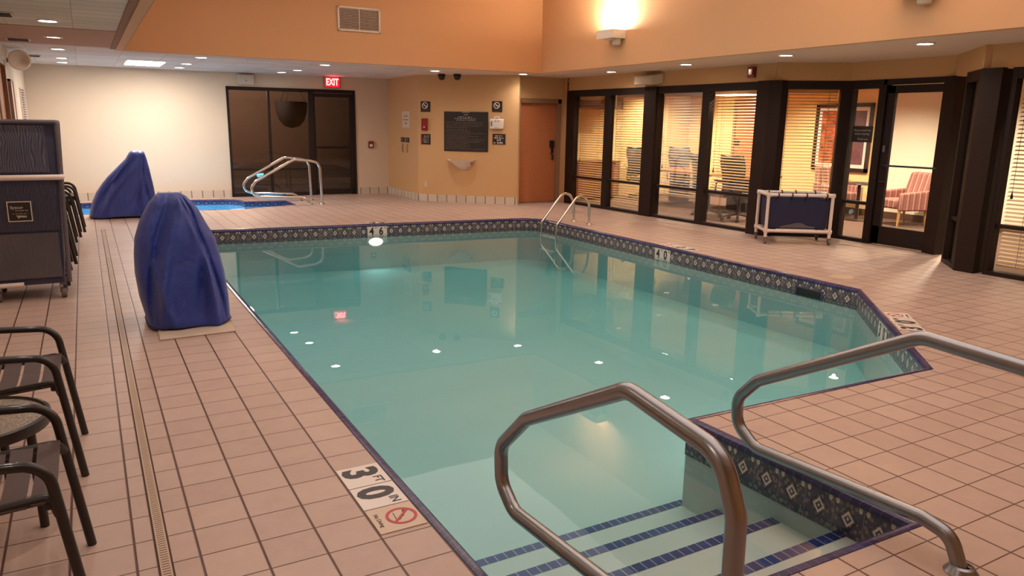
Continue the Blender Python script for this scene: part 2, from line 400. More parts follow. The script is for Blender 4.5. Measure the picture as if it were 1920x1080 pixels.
def tag(o, label, cat, group=None):
    o['label'] = label; o['category'] = cat
    if group: o['group'] = group
    return o
def thing(name, label, cat, loc=(0, 0, 0), rz=0., group=None, mat=None):
    o = bpy.data.objects.new(name, None); C.objects.link(o); o.empty_display_size = .1
    if mat is not None: o.matrix_world = mat
    else: o.location = loc; o.rotation_euler = (0, 0, rz)
    return tag(o, label, cat, group)
def struct(o, label=None):
    o['kind'] = 'structure'
    if label: o['label'] = label
    return o
def dup(root, label=None, loc=None, rz=None, mat=None):
    r = root.copy(); C.objects.link(r)
    if label: r['label'] = label
    if mat is not None: r.matrix_world = mat
    if loc is not None: r.location = loc
    if rz is not None: r.rotation_euler = (0, 0, rz)
    for ch in list(root.children):
        c = ch.copy(); C.objects.link(c); c.parent = r
        for g in list(ch.children):
            d = g.copy(); C.objects.link(d); d.parent = c
    return r
def frame(P, Q, s, z, off=0.):
    """local x along the wall P->Q, y up, z out of the wall"""
    P = Vector((P[0], P[1], 0)); Q = Vector((Q[0], Q[1], 0)); d = (Q-P).normalized(); n = Vector((d.y, -d.x, 0))
    o = P+d*s+Vector((0, 0, z))+n*off
    m = Matrix((d, Vector((0, 0, 1)), n)).transposed().to_4x4(); m.translation = o
    return m
def text(body, size, mat, parent, x=0, y=0, z=0, align='CENTER', bold=0., name='lettering', sx=1., rot=None, thick=.0006):
    cu = bpy.data.curves.new('t', 'FONT'); cu.body = body; cu.size = size; cu.align_x = align; cu.align_y = 'CENTER'; cu.offset = bold; cu.extrude = thick; cu.resolution_u = 3
    to = bpy.data.objects.new('t', cu); C.objects.link(to); bpy.context.view_layer.update()
    me = bpy.data.meshes.new_from_object(to.evaluated_get(bpy.context.evaluated_depsgraph_get()))
    bpy.data.objects.remove(to); bpy.data.curves.remove(cu)
    me.materials.clear(); me.materials.append(mat)
    T = Matrix.Translation((x, y, z)) @ (rot.to_4x4() if rot else Matrix.Identity(4)) @ Matrix.Diagonal((sx, 1, 1, 1))
    me.transform(T); me.name = name
    o = bpy.data.objects.new(name, me); C.objects.link(o); o.parent = parent
    return o
def words_row(mb, x0, x1, y, h, z, rnd, gap=.35, align='l'):
    """a row of tiny word shapes (print too small to read)"""
    x = x0
    while x < x1-h*.6:
        w = min(h*rnd.uniform(1.2, 4.2), x1-x)
        n = max(1, int(w/(h*.62)))
        for k in range(n):
            hh = h*rnd.choice((.62, .62, .95, .7)); mb.bb(x+k*h*.62, y, z, x+k*h*.62+h*.42, y+hh, z+.0008)
        x += w+h*gap+h*.2
def light(name, kind, loc, energy, col, size=.1, size_y=None, rot=(0, 0, 0), spot=None, blend=1., spread=None):
    l = bpy.data.lights.new(name, kind); l.energy = energy; l.color = col
    if kind == 'AREA':
        l.size = size
        if size_y: l.shape = 'RECTANGLE'; l.size_y = size_y
        if spread: l.spread = spread
    else: l.shadow_soft_size = size
    if kind == 'SPOT': l.spot_size = spot; l.spot_blend = blend
    o = bpy.data.objects.new(name, l); C.objects.link(o); o.location = loc; o.rotation_euler = rot
    return o

# ------------------------------------------------------------------ camera
cam = bpy.data.cameras.new('camera'); cam.sensor_width = 36; cam.lens = 1395.4/1920*36; cam.clip_start = .05; cam.clip_end = 100
co = bpy.data.objects.new('camera', cam); C.objects.link(co)
pi_, ro, ya = math.radians(12.35), math.radians(.98), math.radians(29.59)
F = Vector((math.sin(ya)*math.cos(pi_), math.cos(ya)*math.cos(pi_), -math.sin(pi_)))
R0 = Vector((math.cos(ya), -math.sin(ya), 0)); U0 = R0.cross(F)
R1 = R0*math.cos(ro)+U0*math.sin(ro); U1 = -R0*math.sin(ro)+U0*math.cos(ro)
mw = Matrix((R1, U1, -F)).transposed().to_4x4(); mw.translation = (0, 0, 1.6); co.matrix_world = mw
bpy.context.scene.camera = co

# ------------------------------------------------------------------ the pool hall: plan
ZC, ZH, ZW, ZSW = 2.57, 4.02, -.17, -.10
POOL = [(1.10, 1.64), (1.09, 3.2), (1.10, 7.36), (1.12, 11.78), (6.40, 11.31), (6.66, 11.24), (6.83, 11.05), (6.87, 10.78), (6.85, 4.757), (4.971, 2.834), (2.856, 2.898), (2.906, 1.60)]
SPA = [(-.25, 14.49), (-.25, 16.47), (1.72, 16.44), (2.48, 16.30), (2.68, 16.08), (2.72, 15.72), (3.50, 15.69), (3.51, 14.82), (2.69, 14.55), (2.47, 14.38), (1.58, 14.45)]
WB = ((-.88, 17.0), (6.08, 16.58))              # back wall
WSD = ((6.08, 16.58), (6.05, 14.72))            # short side wall
WSG = ((6.05, 14.72), (7.61, 13.24))            # wall of signs
GA = ((8.80, 13.25), (9.06, 8.10))              # glass run
GP = ((9.03, 8.03), (9.84, 7.36))               # angled bay
GB = ((9.82, 7.38), (9.82, 5.80))               # glass with door
GC = ((9.82, 5.87), (8.90, 5.00))               # angled bay back
GD = ((8.95, 5.0), (8.95, -1.0))
def along(seg, s):
    P, Q = Vector((*seg[0], 0)), Vector((*seg[1], 0)); return P+(Q-P).normalized()*s
def seglen(seg): return (Vector(seg[1])-Vector(seg[0])).length

def offset(poly, d):   # clockwise polygon, d > 0 inward
    n = len(poly); out = []
    for i in range(n):
        a, b, c = Vector(poly[i-1]), Vector(poly[i]), Vector(poly[(i+1) % n])
        e0, e1 = (b-a).normalized(), (c-b).normalized()
        n0, n1 = Vector((e0.y, -e0.x)), Vector((e1.y, -e1.x)); m = (n0+n1); k = m.dot(n0)
        out.append(tuple(b+m*(d/k)))
    return out

OUT = [(-.9, -1.2), (9.3, -1.2), (9.3, 4.8), (10.0, 5.7), (10.0, 7.5), (9.2, 8.2), (9.2, 13.7), (7.6, 13.7), (6.2, 15), (6.2, 16.8), (-.9, 17.2)]
def tess(mb, loops, zf):
    flat = [Vector((x, y, 0)) for lp in loops for x, y in lp]
    tris = tessellate_polygon([[Vector((x, y, 0)) for x, y in lp] for lp in loops])
    fs = []
    for t in tris:
        a, b, c = (flat[i] for i in t)
        fs.append(t if (b-a).cross(c-a).z > 0 else (t[0], t[2], t[1]))
    mb.add([(p.x, p.y, zf(p.x, p.y)) for p in flat], fs)
fl = MB(); tess(fl, [OUT, POOL, SPA], lambda x, y: 0.)
struct(fl.build('floor', M['deck'], origin=(0, 0, 0), recalc=False), 'square tan deck tiles with dark grout')

def basin(poly, name, lab, zw, zfloor, mats, ztile, upitch):
    n = len(poly)
    inn = offset(poly, .034)
    base = MB()
    pts = inn+[inn[0]]
    zs = [zfloor(x, y) for x, y in pts]
    base.add([(x, y, -.02) for x, y in pts]+[(x, y, z) for (x, y), z in zip(pts, zs)], [(i, i+1, n+1+i+1, n+1+i) for i in range(n)])
    tess(base, [inn], zfloor)
    root = struct(base.build(name, mats[0], origin=(0, 0, 0), recalc=False), lab)
    tb = MB(); u = 0; i2 = offset(poly, .037)
    pts = i2+[i2[0]]; vs = []; fs = []
    for i in range(n):
        a, b = Vector(pts[i]), Vector(pts[i+1]); L = (b-a).length
        k0 = len(tb.v)
        tb.add([(a.x, a.y, -.025), (b.x, b.y, -.025), (b.x, b.y, ztile), (a.x, a.y, ztile)], [(0, 1, 2, 3)])
        for j, uvv in enumerate(((u, 1), (u+L/upitch, 1), (u+L/upitch, 0), (u, 0))): tb.uv[k0+j] = uvv
        u += L/upitch
    tb.build('tile_band', mats[1], root, recalc=False)
    cp = MB(); prof = [(-.002, -.001), (0, .003), (.012, .006), (.028, .004), (.040, -.004), (.046, -.018), (.046, -.036), (.03, -.036)]
    rings = [offset(poly, d) for d, z in prof]
    for j in range(len(prof)-1):
        u = 0
        for i in range(n):
            a, b = rings[j][i], rings[j][(i+1) % n]; c, d = rings[j+1][(i+1) % n], rings[j+1][i]
            L = (Vector(b)-Vector(a)).length; k0 = len(cp.v)
            cp.add([(*a, prof[j][1]), (*b, prof[j][1]), (*c, prof[j+1][1]), (*d, prof[j+1][1])], [(0, 1, 2, 3)])
            L0 = (Vector(poly[(i+1) % n])-Vector(poly[i])).length
            for t, uvv in enumerate(((u, 0), (u+L0, 0), (u+L0, 1), (u, 1))): cp.uv[k0+t] = uvv
            u += L0
    cp.build('coping', mats[2], root, recalc=False)
    w = MB(); ip = offset(poly, .033); w.prism(ip, -1.4, zw)
    return root, w
pfloor = lambda x, y: -.68-.05*max(0, min(1, (y-3.0)/8.5))
proot, wmb = basin(POOL, 'pool_basin', 'main swimming pool basin with patterned waterline tiles', ZW, pfloor, (M['plaster'], M['band'], M['coping']), -.215, .152)
struct(wmb.build('pool_water', M['water'], origin=(0, 0, 0)), 'clear teal water of the main pool')
sroot, swmb = basin(SPA, 'spa_basin', 'small spa basin by the pale far wall', ZSW, lambda x, y: -.75, (M['spaplaster'], M['spaband'], M['coping']), -.102, .152)
struct(swmb.build('spa_water', M['spawater'], origin=(0, 0, 0)), 'bright blue spa water')
# entry steps
st = MB(); NOS = [(1.97, -.205), (2.32, -.31), (2.67, -.43), (2.99, -.535)]
for y, z in NOS: st.bb(1.11, 1.55, -.9, 2.92, y, z)
so = st.build('pool_steps', M['plaster'], proot, bevel=.008)
for i, (y, z) in enumerate(NOS):
    e = MB(); x1 = 2.86 if i != 1 else 2.84
    e.add([(1.12, y-.058, z+.002), (x1, y-.058, z+.002), (x1, y-.002, z+.002), (1.12, y-.002, z+.002), (1.12, y+.002, z-.02), (x1, y+.002, z-.02)], [(0, 1, 2, 3), (3, 2, 5, 4)])
    for k in (0, 3, 4): e.uv[k] = (0, 0)
    for k in (1, 2, 5): e.uv[k] = (x1-1.12, 0)
    e.build('step_edge', M['steptile'], so, recalc=False)

# ------------------------------------------------------------------ walls
def wall(name, seg, z0, z1, mat, thick=.12, s0=0, s1=None, holes=()):
    L = seglen(seg) if s1 is None else s1
    P, Q = Vector((*seg[0], 0)), Vector((*seg[1], 0)); d = (Q-P).normalized(); n = Vector((d.y, -d.x, 0))
    mb = MB()
    xs = sorted({s0, L, *[h[0] for h in holes], *[h[1] for h in holes]})
    for a, b in zip(xs[:-1], xs[1:]):
        cuts = sorted([(h[2], h[3]) for h in holes if h[0] <= a+1e-6 and h[1] >= b-1e-6])
        z = z0; spans = []
        for h0, h1 in cuts:
            if h0 > z: spans.append((z, h0))
            z = h1
        if z < z1: spans.append((z, z1))
        for q0, q1 in spans:
            p, q = P+d*a, P+d*b
            mb.add([p+Vector((0, 0, q0)), q+Vector((0, 0, q0)), q-n*thick+Vector((0, 0, q0)), p-n*thick+Vector((0, 0, q0)),
                    p+Vector((0, 0, q1)), q+Vector((0, 0, q1)), q-n*thick+Vector((0, 0, q1)), p-n*thick+Vector((0, 0, q1))],
                   [(0, 3, 2, 1), (4, 5, 6, 7), (0, 1, 5, 4), (1, 2, 6, 5), (2, 3, 7, 6), (3, 0, 4, 7)])
    return struct(mb.build(name, mat))
WW0, WW1 = 3.525, 6.222      # dark window opening along the back wall
wall('wall_back', WB, 0, ZC, M['wallcream'], holes=[(WW0, WW1, 0, 2.29)])
wall('wall_side', WSD, 0, ZC, M['wallwarm'])
wall('wall_corner', WSG, 0, ZC, M['wallwarm'])
wall('wall_return', ((7.61, 13.24), (7.66, 13.52)), 0, ZC, M['wallwarm'], thick=.02)
wall('wall_jog', ((8.84, 13.58), (8.797, 13.34)), 0, ZC, M['wallwarm'], thick=.02)
wall('wall_door', ((7.66, 13.52), (8.86, 13.52)), 0, ZC, M['wallwarm'], holes=[(.06, 1.13, 0, 2.14)])
wall('wall_left', ((-.88, -1.2), (-.88, 17.05)), 0, ZC, M['wallcream'], holes=[(12.55, 13.94, 0, 2.36)])
wall('wall_front', ((9.0, -1.1), (-.9, -1.1)), 0, ZC, M['wallwarm'])
for i, (seg, a, b) in enumerate(((GA, -.02, None), (GP, -.02, None), (GB, -.02, None), (GC, -.02, None), (GD, -.02, None))):
    wall('wall_right', seg, 2.30, ZC, M['wallwarm'], s0=a)
# upper well
M['wallorange_dim'] = plain('wall_paint_orange_dim', (204, 150, 106), .7, var=.03, vscale=1.2, bmp=.05, bscale=180)  # orange paint darkened for the weaker light on the far upper wall
wall('wall_upper_back', ((.50, 12.44), (7.56, 12.25)), ZC-.02, ZH, M['wallorange_dim'], thick=.1)
wall('wall_upper_right', ((7.50, 12.3), (7.55, -.6)), ZC-.02, ZH, M['wallorange'], thick=.1)
wall('wall_upper_left', ((.60, -.6), (.60, 12.46)), ZC-.02, ZH, M['wallorange'], thick=.1)
wall('wall_upper_front', ((7.6, -.55), (.5, -.55)), ZC-.02, ZH, M['wallorange'], thick=.1)
hc = MB(); hc.bb(.4, -.7, ZH, 7.7, 12.6, ZH+.05); struct(hc.build('ceiling_high', M['highceil']))
# low ceilings (with the well left open)
cl = MB(); cl.bb(-1.0, -1.2, ZC, .44, 17.3, ZC+.05); cl.bb(.44, 12.46, ZC, 5.6, 17.3, ZC+.05)
struct(cl.build('ceiling_left', M['ceiltile'], origin=(0, 0, 0)))
cr = MB(); cr.bb(5.6, 12.34, ZC, 10.2, 17.3, ZC+.05); cr.bb(7.57, -1.2, ZC, 10.2, 12.34, ZC+.05); cr.bb(.44, -1.2, ZC, 7.57, -.57, ZC+.05)
struct(cr.build('ceiling_right', M['soffit'], origin=(0, 0, 0)))
tr = MB(); tr.bb(.43, -.6, ZC-.012, .61, 12.45, ZC+.03); struct(tr.build('trim_1', M['trimbrown']), 'brown painted edge of the ceiling well')
tb = MB(); tb.bb(-.88, 10.0, ZC-.006, .43, 12.3, ZC+.02); struct(tb.build('trim_2', M['bandtint']), 'salmon tinted band across the low ceiling')  # thin salmon-tinted slab just below the ceiling
# tiled baseboards
def baseboard(name, seg, s0, s1, h=.15):
    mb = MB(); fr = frame(*seg, 0, 0)
    v = [(s0, 0, .012), (s1, 0, .012), (s1, h, .012), (s0, h, .012), (s1, h, -.01), (s0, h, -.01)]
    mb.add([fr @ Vector(p) for p in v], [(0, 1, 2, 3), (3, 2, 4, 5)])
    for k, (s, _, _) in enumerate(v): mb.uv[k] = (s, 0)
    struct(mb.build(name, M['basetile'], recalc=False))
baseboard('baseboard_back', WB, 0, WW0-.02)
baseboard('baseboard_back', WB, WW1+.02, seglen(WB))
baseboard('baseboard_side', WSD, 0, seglen(WSD))
baseboard('baseboard_corner', WSG, 0, seglen(WSG))

# ------------------------------------------------------------------ dark window and door to the outside (back wall)
def rect(mb, x0, y0, x1, y1, z0, z1): mb.bb(x0, y0, z0, x1, y1, z1)
fw = frame(*WB, 0, 0)
root = bpy.data.objects.new('window_1', None); C.objects.link(root); root.matrix_world = fw; struct(root, 'wide dark bronze window beside the exit door, night outside')
f1 = MB()
xa, xm, xd, xe = WW0, 4.372, 5.205, WW1
f1.bb(xa, 0, -.10, xa+.05, 2.29, .02); f1.bb(xa, 2.22, -.10, xd+.1, 2.29, .02); f1.bb(xa, 0, -.10, xd, .07, .02); f1.bb(xd-.01, 0, -.10, xd+.1, 2.29, .02)
f1.bb(xm-.025, .07, -.09, xm+.025, 2.22, -.02); f1.bb(xa, .555, -.08, xd, .60, -.02)
f1.build('frame', M['bronze'], root)
g1 = MB(); g1.bb(xa+.04, .05, -.055, xd, 2.24, -.05); g1.build('pane', M['darkglass'], root)
root = bpy.data.objects.new('door_1', None); C.objects.link(root); root.matrix_world = fw; struct(root, 'dark glass exit door under the red exit sign')
f2 = MB(); x0 = xd+.1
f2.bb(x0, 2.22, -.10, xe, 2.29, .02); f2.bb(xe-.05, 0, -.10, xe, 2.29, .02); f2.bb(x0, 0, -.08, x0+.03, 2.2, .0); f2.bb(xe-.13, 0, -.08, xe-.055, 2.2, .0)
f2.bb(x0, 2.13, -.08, xe-.055, 2.21, .0); f2.bb(x0, .01, -.08, xe-.055, .13, .0); f2.bb(x0, 1.02, -.075, xe-.055, 1.075, .015)
f2.build('frame', M['bronze'], root)
g2 = MB(); g2.bb(x0+.02, .12, -.045, xe-.08, 2.15, -.04); g2.build('pane', M['darkglass'], root)
h = MB(); h.tube(fillet([(x0+.12, 1.045, .0), (x0+.12, 1.045, .05), (xe-.2, 1.045, .05), (xe-.2, 1.045, .0)], .02), .012); h.build('handle', M['bronze'], root)
# outside, at night
og = MB(); og.bb(-1, 17.2, -.06, 9, 22, -.02); struct(og.build('exterior_ground', M['night']))
ow = MB(); ow.bb(-1, 20.2, -.02, 9, 20.4, 3.2); struct(ow.build('exterior_wall', M['nightwall']))
t = thing('hanging_planter', 'dark bowl-shaped planter hanging outside behind the dark window', 'planter', (4.39, 18.6, 0))
b = MB(); b.lathe([(.02, 1.44), (.18, 1.49), (.30, 1.63), (.36, 1.83), (.37, 2.05), (.34, 2.06), (.05, 1.98)], n=28); b.build('bowl', M['nightpot'], t)
b = MB()
for k in range(3): b.tube([(.355*math.cos(k*2.1), .355*math.sin(k*2.1), 2.05), (0, 0, 2.7)], .006, 6)
b.tube([(0, 0, 2.7), (0, 0, 3.1)], .006, 6); b.build('chain', M['nightpot'], t)
ob = MB(); ob.bb(3.7, 18.3, 3.1, 5.1, 18.9, 3.2); struct(ob.build('exterior_beam', M['nightwall']))

# ------------------------------------------------------------------ wooden door and side door
root = bpy.data.objects.new('door_2', None); C.objects.link(root); root.matrix_world = frame((7.66, 13.52), (8.86, 13.52), 0, 0); struct(root, 'plain maple wooden door beside the glass partition')
f = MB(); f.bb(.06, 0, -.12, .15, 2.14, .02); f.bb(1.04, 0, -.12, 1.13, 2.14, .02); f.bb(.06, 2.05, -.12, 1.13, 2.14, .02); f.build('frame', M['doorframe'], root, bevel=.004)
f = MB(); f.bb(.15, .012, -.10, 1.04, 2.05, -.055); f.build('door_leaf', M['wood'], root)
f = MB(); f.bb(.15, 0, -.11, 1.04, .012, .0); f.build('threshold', M['steel'], root)
f = MB(); f.box((.955, 1.22, -.045), (.12, .15, .03)); f.box((.965, 1.08, -.045), (.06, .16, .025)); lk = f.build('lock_case', M['black'], root, bevel=.005)
f = MB(); f.tube(fillet([(.965, 1.02, -.03), (.965, 1.02, .02), (.86, 1.025, .02)], .015), .01); f.box((.965, .96, -.035), (.05, .15, .02)); f.build('door_handle', M['chrome'], lk)
root = bpy.data.objects.new('door_4', None); C.objects.link(root); root.matrix_world = frame((-.88, -1.2), (-.88, 17.05), 0, 0); struct(root, 'brown door in the wall behind the tall cart')
f = MB(); f.bb(12.65, .01, -.08, 13.84, 2.28, -.03); f.build('door_leaf', M['wood'], root)
f = MB(); f.bb(12.55, 0, -.12, 12.65, 2.36, .02); f.bb(13.84, 0, -.12, 13.94, 2.36, .02); f.bb(12.55, 2.28, -.12, 13.94, 2.36, .02); f.build('frame', M['doorframe'], root)

# ------------------------------------------------------------------ glass partition
def members(root, bars, panes, zp=-.055):
    f = MB()
    for x0, y0, x1, y1, z0, z1 in bars: f.bb(x0, y0, z0, x1, y1, z1)
    f.build('frame', M['bronze'], root, bevel=.003)
    for x0, y0, x1, y1 in panes:
        g = MB(); g.bb(x0, y0, zp-.003, x1, y1, zp+.003); g.build('pane', M['glass'], root)
def window(n, seg, label):
    root = bpy.data.objects.new('window_%d' % n, None); C.objects.link(root); root.matrix_world = frame(*seg, 0, 0); return struct(root, label)
HD, GT, RL, RH, SB = 2.31, 2.19, .545, .59, .05
def bay(n, seg, label, xs, rails=True):   # xs: list of (x0, x1) glass spans; outer frame limits xs[0][0]-.., given as full list
    lo, hi, spans = xs
    r = window(n, seg, label); bars = [(lo, GT, hi, HD, -.11, .01), (lo, 0, hi, SB, -.11, .01)]
    e = lo
    for a, b in spans:
        bars.append((e, 0, a, HD, -.11, .012)); e = b
        if rails: bars.append((a, RL, b, RH, -.09, -.02))
    bars.append((e, 0, hi, HD, -.11, .012))
    members(r, bars, [(a-.01, SB-.01, b+.01, GT+.01) for a, b in spans]); return r
bay(2, GA, 'dark framed glass bay nearest the wooden door, blinds inside', (-.05, 2.35, [(.21, 1.18), (1.34, 2.33)]))
bay(3, GA, 'dark framed glass bay showing the conference table', (2.64, 5.0, [(2.66, 3.72), (3.885, 4.97)]))
bay(4, GP, 'angled glass bay behind the towel hamper', (.0, 1.06, [(.08, .90)]))
bay(5, GB, 'narrow glass sidelight with a small black sign', (-.01, .54, [(.06, .475)]))
bay(6, GC, 'narrow angled glass pane beyond the glass door', (.66, 1.24, [(.72, 1.21)]))
bay(7, GD, 'large glass bay at the end of the partition', (.30, 6.0, [(.36, 1.9), (2.0, 3.9), (4.0, 5.9)]))
def column(name, seg, a, b, z1, out, lab):
    m = MB(); m.bb(a, 0, -.16, b, z1, out); m.xf(frame(*seg, 0, 0)); struct(m.build(name, M['bronze2'], bevel=.004), lab)
column('column_1', GA, 2.34, 2.65, 2.31, .05, 'dark column between two glass bays')
m = MB(); m.prism([(8.90, 8.30), (9.16, 8.30), (9.16, 7.93), (9.02, 7.93), (8.90, 8.06)], 0, 2.31); struct(m.build('column_2', M['bronze2'], bevel=.004), 'dark corner column beside the towel hamper')
m = MB(); m.prism([(8.86, 4.99), (9.16, 5.20), (9.16, 4.76), (8.86, 4.76)], 0, 2.31); struct(m.build('column_3', M['bronze2'], bevel=.004), 'dark column at the near end of the bay')
m = MB(); m.prism([(9.72, 5.76), (9.93, 5.76), (9.93, 5.98), (9.80, 5.98)], 0, 2.31); struct(m.build('column_4', M['bronze2'], bevel=.003), 'dark post hinging the glass door')
# the glass door
root = bpy.data.objects.new('door_3', None); C.objects.link(root); root.matrix_world = frame(*GB, 0, 0); struct(root, 'dark framed glass door to the lounge')
L0, L1 = .54, 1.60
f = MB(); f.bb(L0-.0, 0, -.11, L0+.05, HD, .012); f.bb(L1-.06, 0, -.11, L1, HD, .012); f.bb(L0, 2.235, -.11, L1, HD, .012); f.build('frame', M['bronze'], root, bevel=.003)
a, b = L0+.055, L1-.065
f = MB(); f.bb(a, .015, -.08, a+.115, 2.225, -.02); f.bb(b-.115, .015, -.08, b, 2.225, -.02); f.bb(a, 2.12, -.08, b, 2.225, -.02); f.bb(a, .015, -.08, b, .27, -.02); f.build('door_leaf', M['bronze'], root, bevel=.003)
f = MB(); f.bb(a+.11, .26, -.053, b-.11, 2.13, -.047); f.build('pane', M['glass'], root)
f = MB(); f.tube(fillet([(b-.06, 1.13, -.02), (b-.06, 1.13, .04), (a+.05, 1.13, .04), (a+.05, 1.13, -.02)], .025), .013, 8); f.build('push_bar', M['black'], root)
f = MB(); f.tube(fillet([(a+.06, 1.13, -.02), (a+.06, 1.13, .045), (a+.17, 1.13, .045), (a+.17, .90, .045), (a+.06, .90, .045), (a+.06, .90, -.02)], .03), .014, 8); f.build('handle', M['black'], root)
f = MB(); f.box((a+.05, 1.36, -.012), (.035, .09, .02)); f.build('lock', M['greytube'], root)

# blinds behind the panes
def blind(seg, a, b, label, zb=.09, tilt=17):
    t = thing('venetian_blind', label, 'blind', group='venetian blinds in the partition', mat=frame(*seg, (a+b)/2, 0, -.16))
    w = (b-a)/2-.005; s = MB(); y = GT-.075; R = Matrix.Rotation(math.radians(tilt), 3, 'X')
    while y > zb+.03: s.box((0, y, 0), (2*w, .0025, .046), R); y -= .0465
    s.build('slats', M['blind'], t)
    h = MB(); h.bb(-w, GT-.05, -.03, w, GT, .03); h.build('head_rail', M['blind'], t)
    h = MB(); h.bb(-w, zb, -.025, w, zb+.018, .025); h.build('bottom_rail', M['blind'], t)
    for x in (-w*.72, w*.72):
        c = MB(); c.bb(x-.002, zb, .026, x+.002, GT-.03, .028); c.bb(x-.002, zb, -.028, x+.002, GT-.03, -.026); c.build('ladder_cord', M['cord'], t)
    c = MB(); c.tube([(-w+.06, GT-.05, .04), (-w+.06, .93, .04)], .0025, 6); c.lathe([(.003, .96), (.014, .90), (.016, .88), (.0, .875)], (0, 0, 0), 8, 'z', False)
    n = len(c.v)-32
    for i in range(n, len(c.v)): v = c.v[i]; c.v[i] = Vector((v.x-w+.06, v.z, v.y+.04))
    c.build('pull_cord', M['bronze'], t)
    return t
blind(GA, .21, 1.18, 'venetian blind in the pane nearest the wooden door')
blind(GA, 1.34, 2.33, 'venetian blind in the second pane from the wooden door')
blind(GA, 2.66, 3.72, 'venetian blind in the third pane from the wooden door', .40)
blind(GA, 3.885, 4.97, 'venetian blind in front of the grey office chairs, fourth pane', .62)
blind(GP, .08, .90, 'venetian blind in the angled pane behind the towel hamper', .12)
blind(GC, .72, 1.21, 'venetian blind in the narrow pane beyond the glass door', .12)
blind(GD, .36, 1.9, 'venetian blind in the pane cut by the picture edge', .10)

# sign on the sidelight
t = thing('door_sign', 'small black notice on the sidelight beside the glass door', 'sign', mat=frame(*GB, .245, 1.555, -.02))
s = MB(); s.bb(-.165, -.115, -.03, .165, .115, -.022); s.build('panel', M['signblack'], t)
text('Please towel dry', .042, M['signtext'], t, 0, .055, -.0205); text('before leaving', .042, M['signtext'], t, 0, .005, -.0205); text('Thank you', .042, M['signtext'], t, .02, -.07, -.0205)

# ------------------------------------------------------------------ lounge behind the glass
lf = MB(); lf.prism([(8.95, 13.35), (9.13, 8.2), (9.9, 7.5), (9.9, 5.7), (9.02, 4.9), (9.02, -1.1), (13.2, -1.1), (13.2, 14.4), (8.9, 14.4)], -.04, .004)
struct(lf.build('floor_lounge', M['carpet']))
lc = MB(); lc.prism([(8.92, 13.45), (9.2, 8.3), (10.0, 7.6), (10.0, 5.6), (9.12, 4.8), (9.12, -1.1), (13.2, -1.1), (13.2, 14.4), (8.92, 14.4)], 2.5, 2.55); struct(lc.build('ceiling_lounge', M['highceil']))
lw = MB(); lw.bb(13.0, 9.05, 0, 13.12, 14.3, 2.5); struct(lw.build('wall_lounge_far', M['inner']))
lw = MB(); lw.bb(13.0, -1.1, 0, 13.12, 9.05, 2.5); struct(lw.build('wall_lounge_hall', M['innerpale']))
lw = MB(); lw.bb(8.8, 14.2, 0, 13.1, 14.3, 2.5); struct(lw.build('wall_lounge_end', M['inner']))
lw = MB(); lw.bb(8.9, -1.2, 0, 13.1, -1.1, 2.5); struct(lw.build('wall_lounge_front', M['innerpale']))
lw = MB(); lw.bb(9.0, 13.3, 1.98, 10.25, 14.2, 2.5); struct(lw.build('reflection_box_lounge', M['innerbrown']))  # dark box added to stand in for a reflection in the first pane
bbm = MB(); bbm.bb(12.985, -1.0, .004, 13.0, 14.2, .13); struct(bbm.build('baseboard_lounge', M['innerbrown']))
# interior door
root = bpy.data.objects.new('door_5', None); C.objects.link(root); struct(root, 'wooden door inside the lounge')
d = MB(); d.bb(12.95, 11.75, .02, 12.99, 12.62, 2.2); d.build('door_leaf', M['wood'], root)
d = MB(); d.bb(12.93, 12.62, 0, 13.0, 12.69, 2.27); d.bb(12.93, 11.68, 0, 13.0, 11.75, 2.27); d.bb(12.93, 11.75, 2.2, 13.0, 12.62, 2.27); d.build('frame', M['doorframe'], root)
d = MB(); d.box((12.93, 12.53, 1.3), (.03, .1, .14)); d.tube([(12.93, 12.53, 1.1), (12.88, 12.53, 1.1), (12.88, 12.42, 1.1)], .01, 8); d.build('door_handle', M['black'], root)
# credenza
t = thing('credenza', 'low brown wooden cabinet behind the blind nearest the wooden door', 'cabinet', (9.75, 13.85, .004))
m = MB(); m.bb(-.7, -.27, .06, .7, .27, .82); m.build('body', M['cred'], t)
m = MB(); m.bb(-.72, -.29, .82, .72, .29, .85); m.build('top', M['cred'], t)
m = MB(); m.bb(-.66, -.23, 0, .66, .23, .06); m.build('plinth', M['black'], t)
for x in (-.35, .35):
    m = MB(); m.bb(x-.33, -.285, .09, x+.33, -.27, .79); dd = m.build('door', M['cred'], t, bevel=.003)
    k = MB(); k.lathe([(.004, 0), (.014, -.012), (.014, -.022), (0, -.025)], (x*.2, -.285, .5), 10, 'y', False); k.build('knob', M['chrome'], dd)
# conference table
t = thing('conference_table', 'long glossy wooden conference table in the lounge', 'table', (11.0, 11.35, .004))
m = MB(); pl = []
for i in range(40):
    a = 2*PI*i/40; cx, cy = math.cos(a), math.sin(a); pl.append((.70*math.copysign(abs(cx)**.35, cx), 1.47*math.copysign(abs(cy)**.35, cy)))
m.prism(pl, .70, .745); m.build('table_top', M['tablewood'], t, bevel=.006)
for y in (-.85, .85):
    m = MB(); m.bb(-.06, y-.25, .05, .06, y+.25, .70); m.bb(-.35, y-.06, 0, .35, y+.06, .05); m.build('pedestal', M['officeframe'], t)
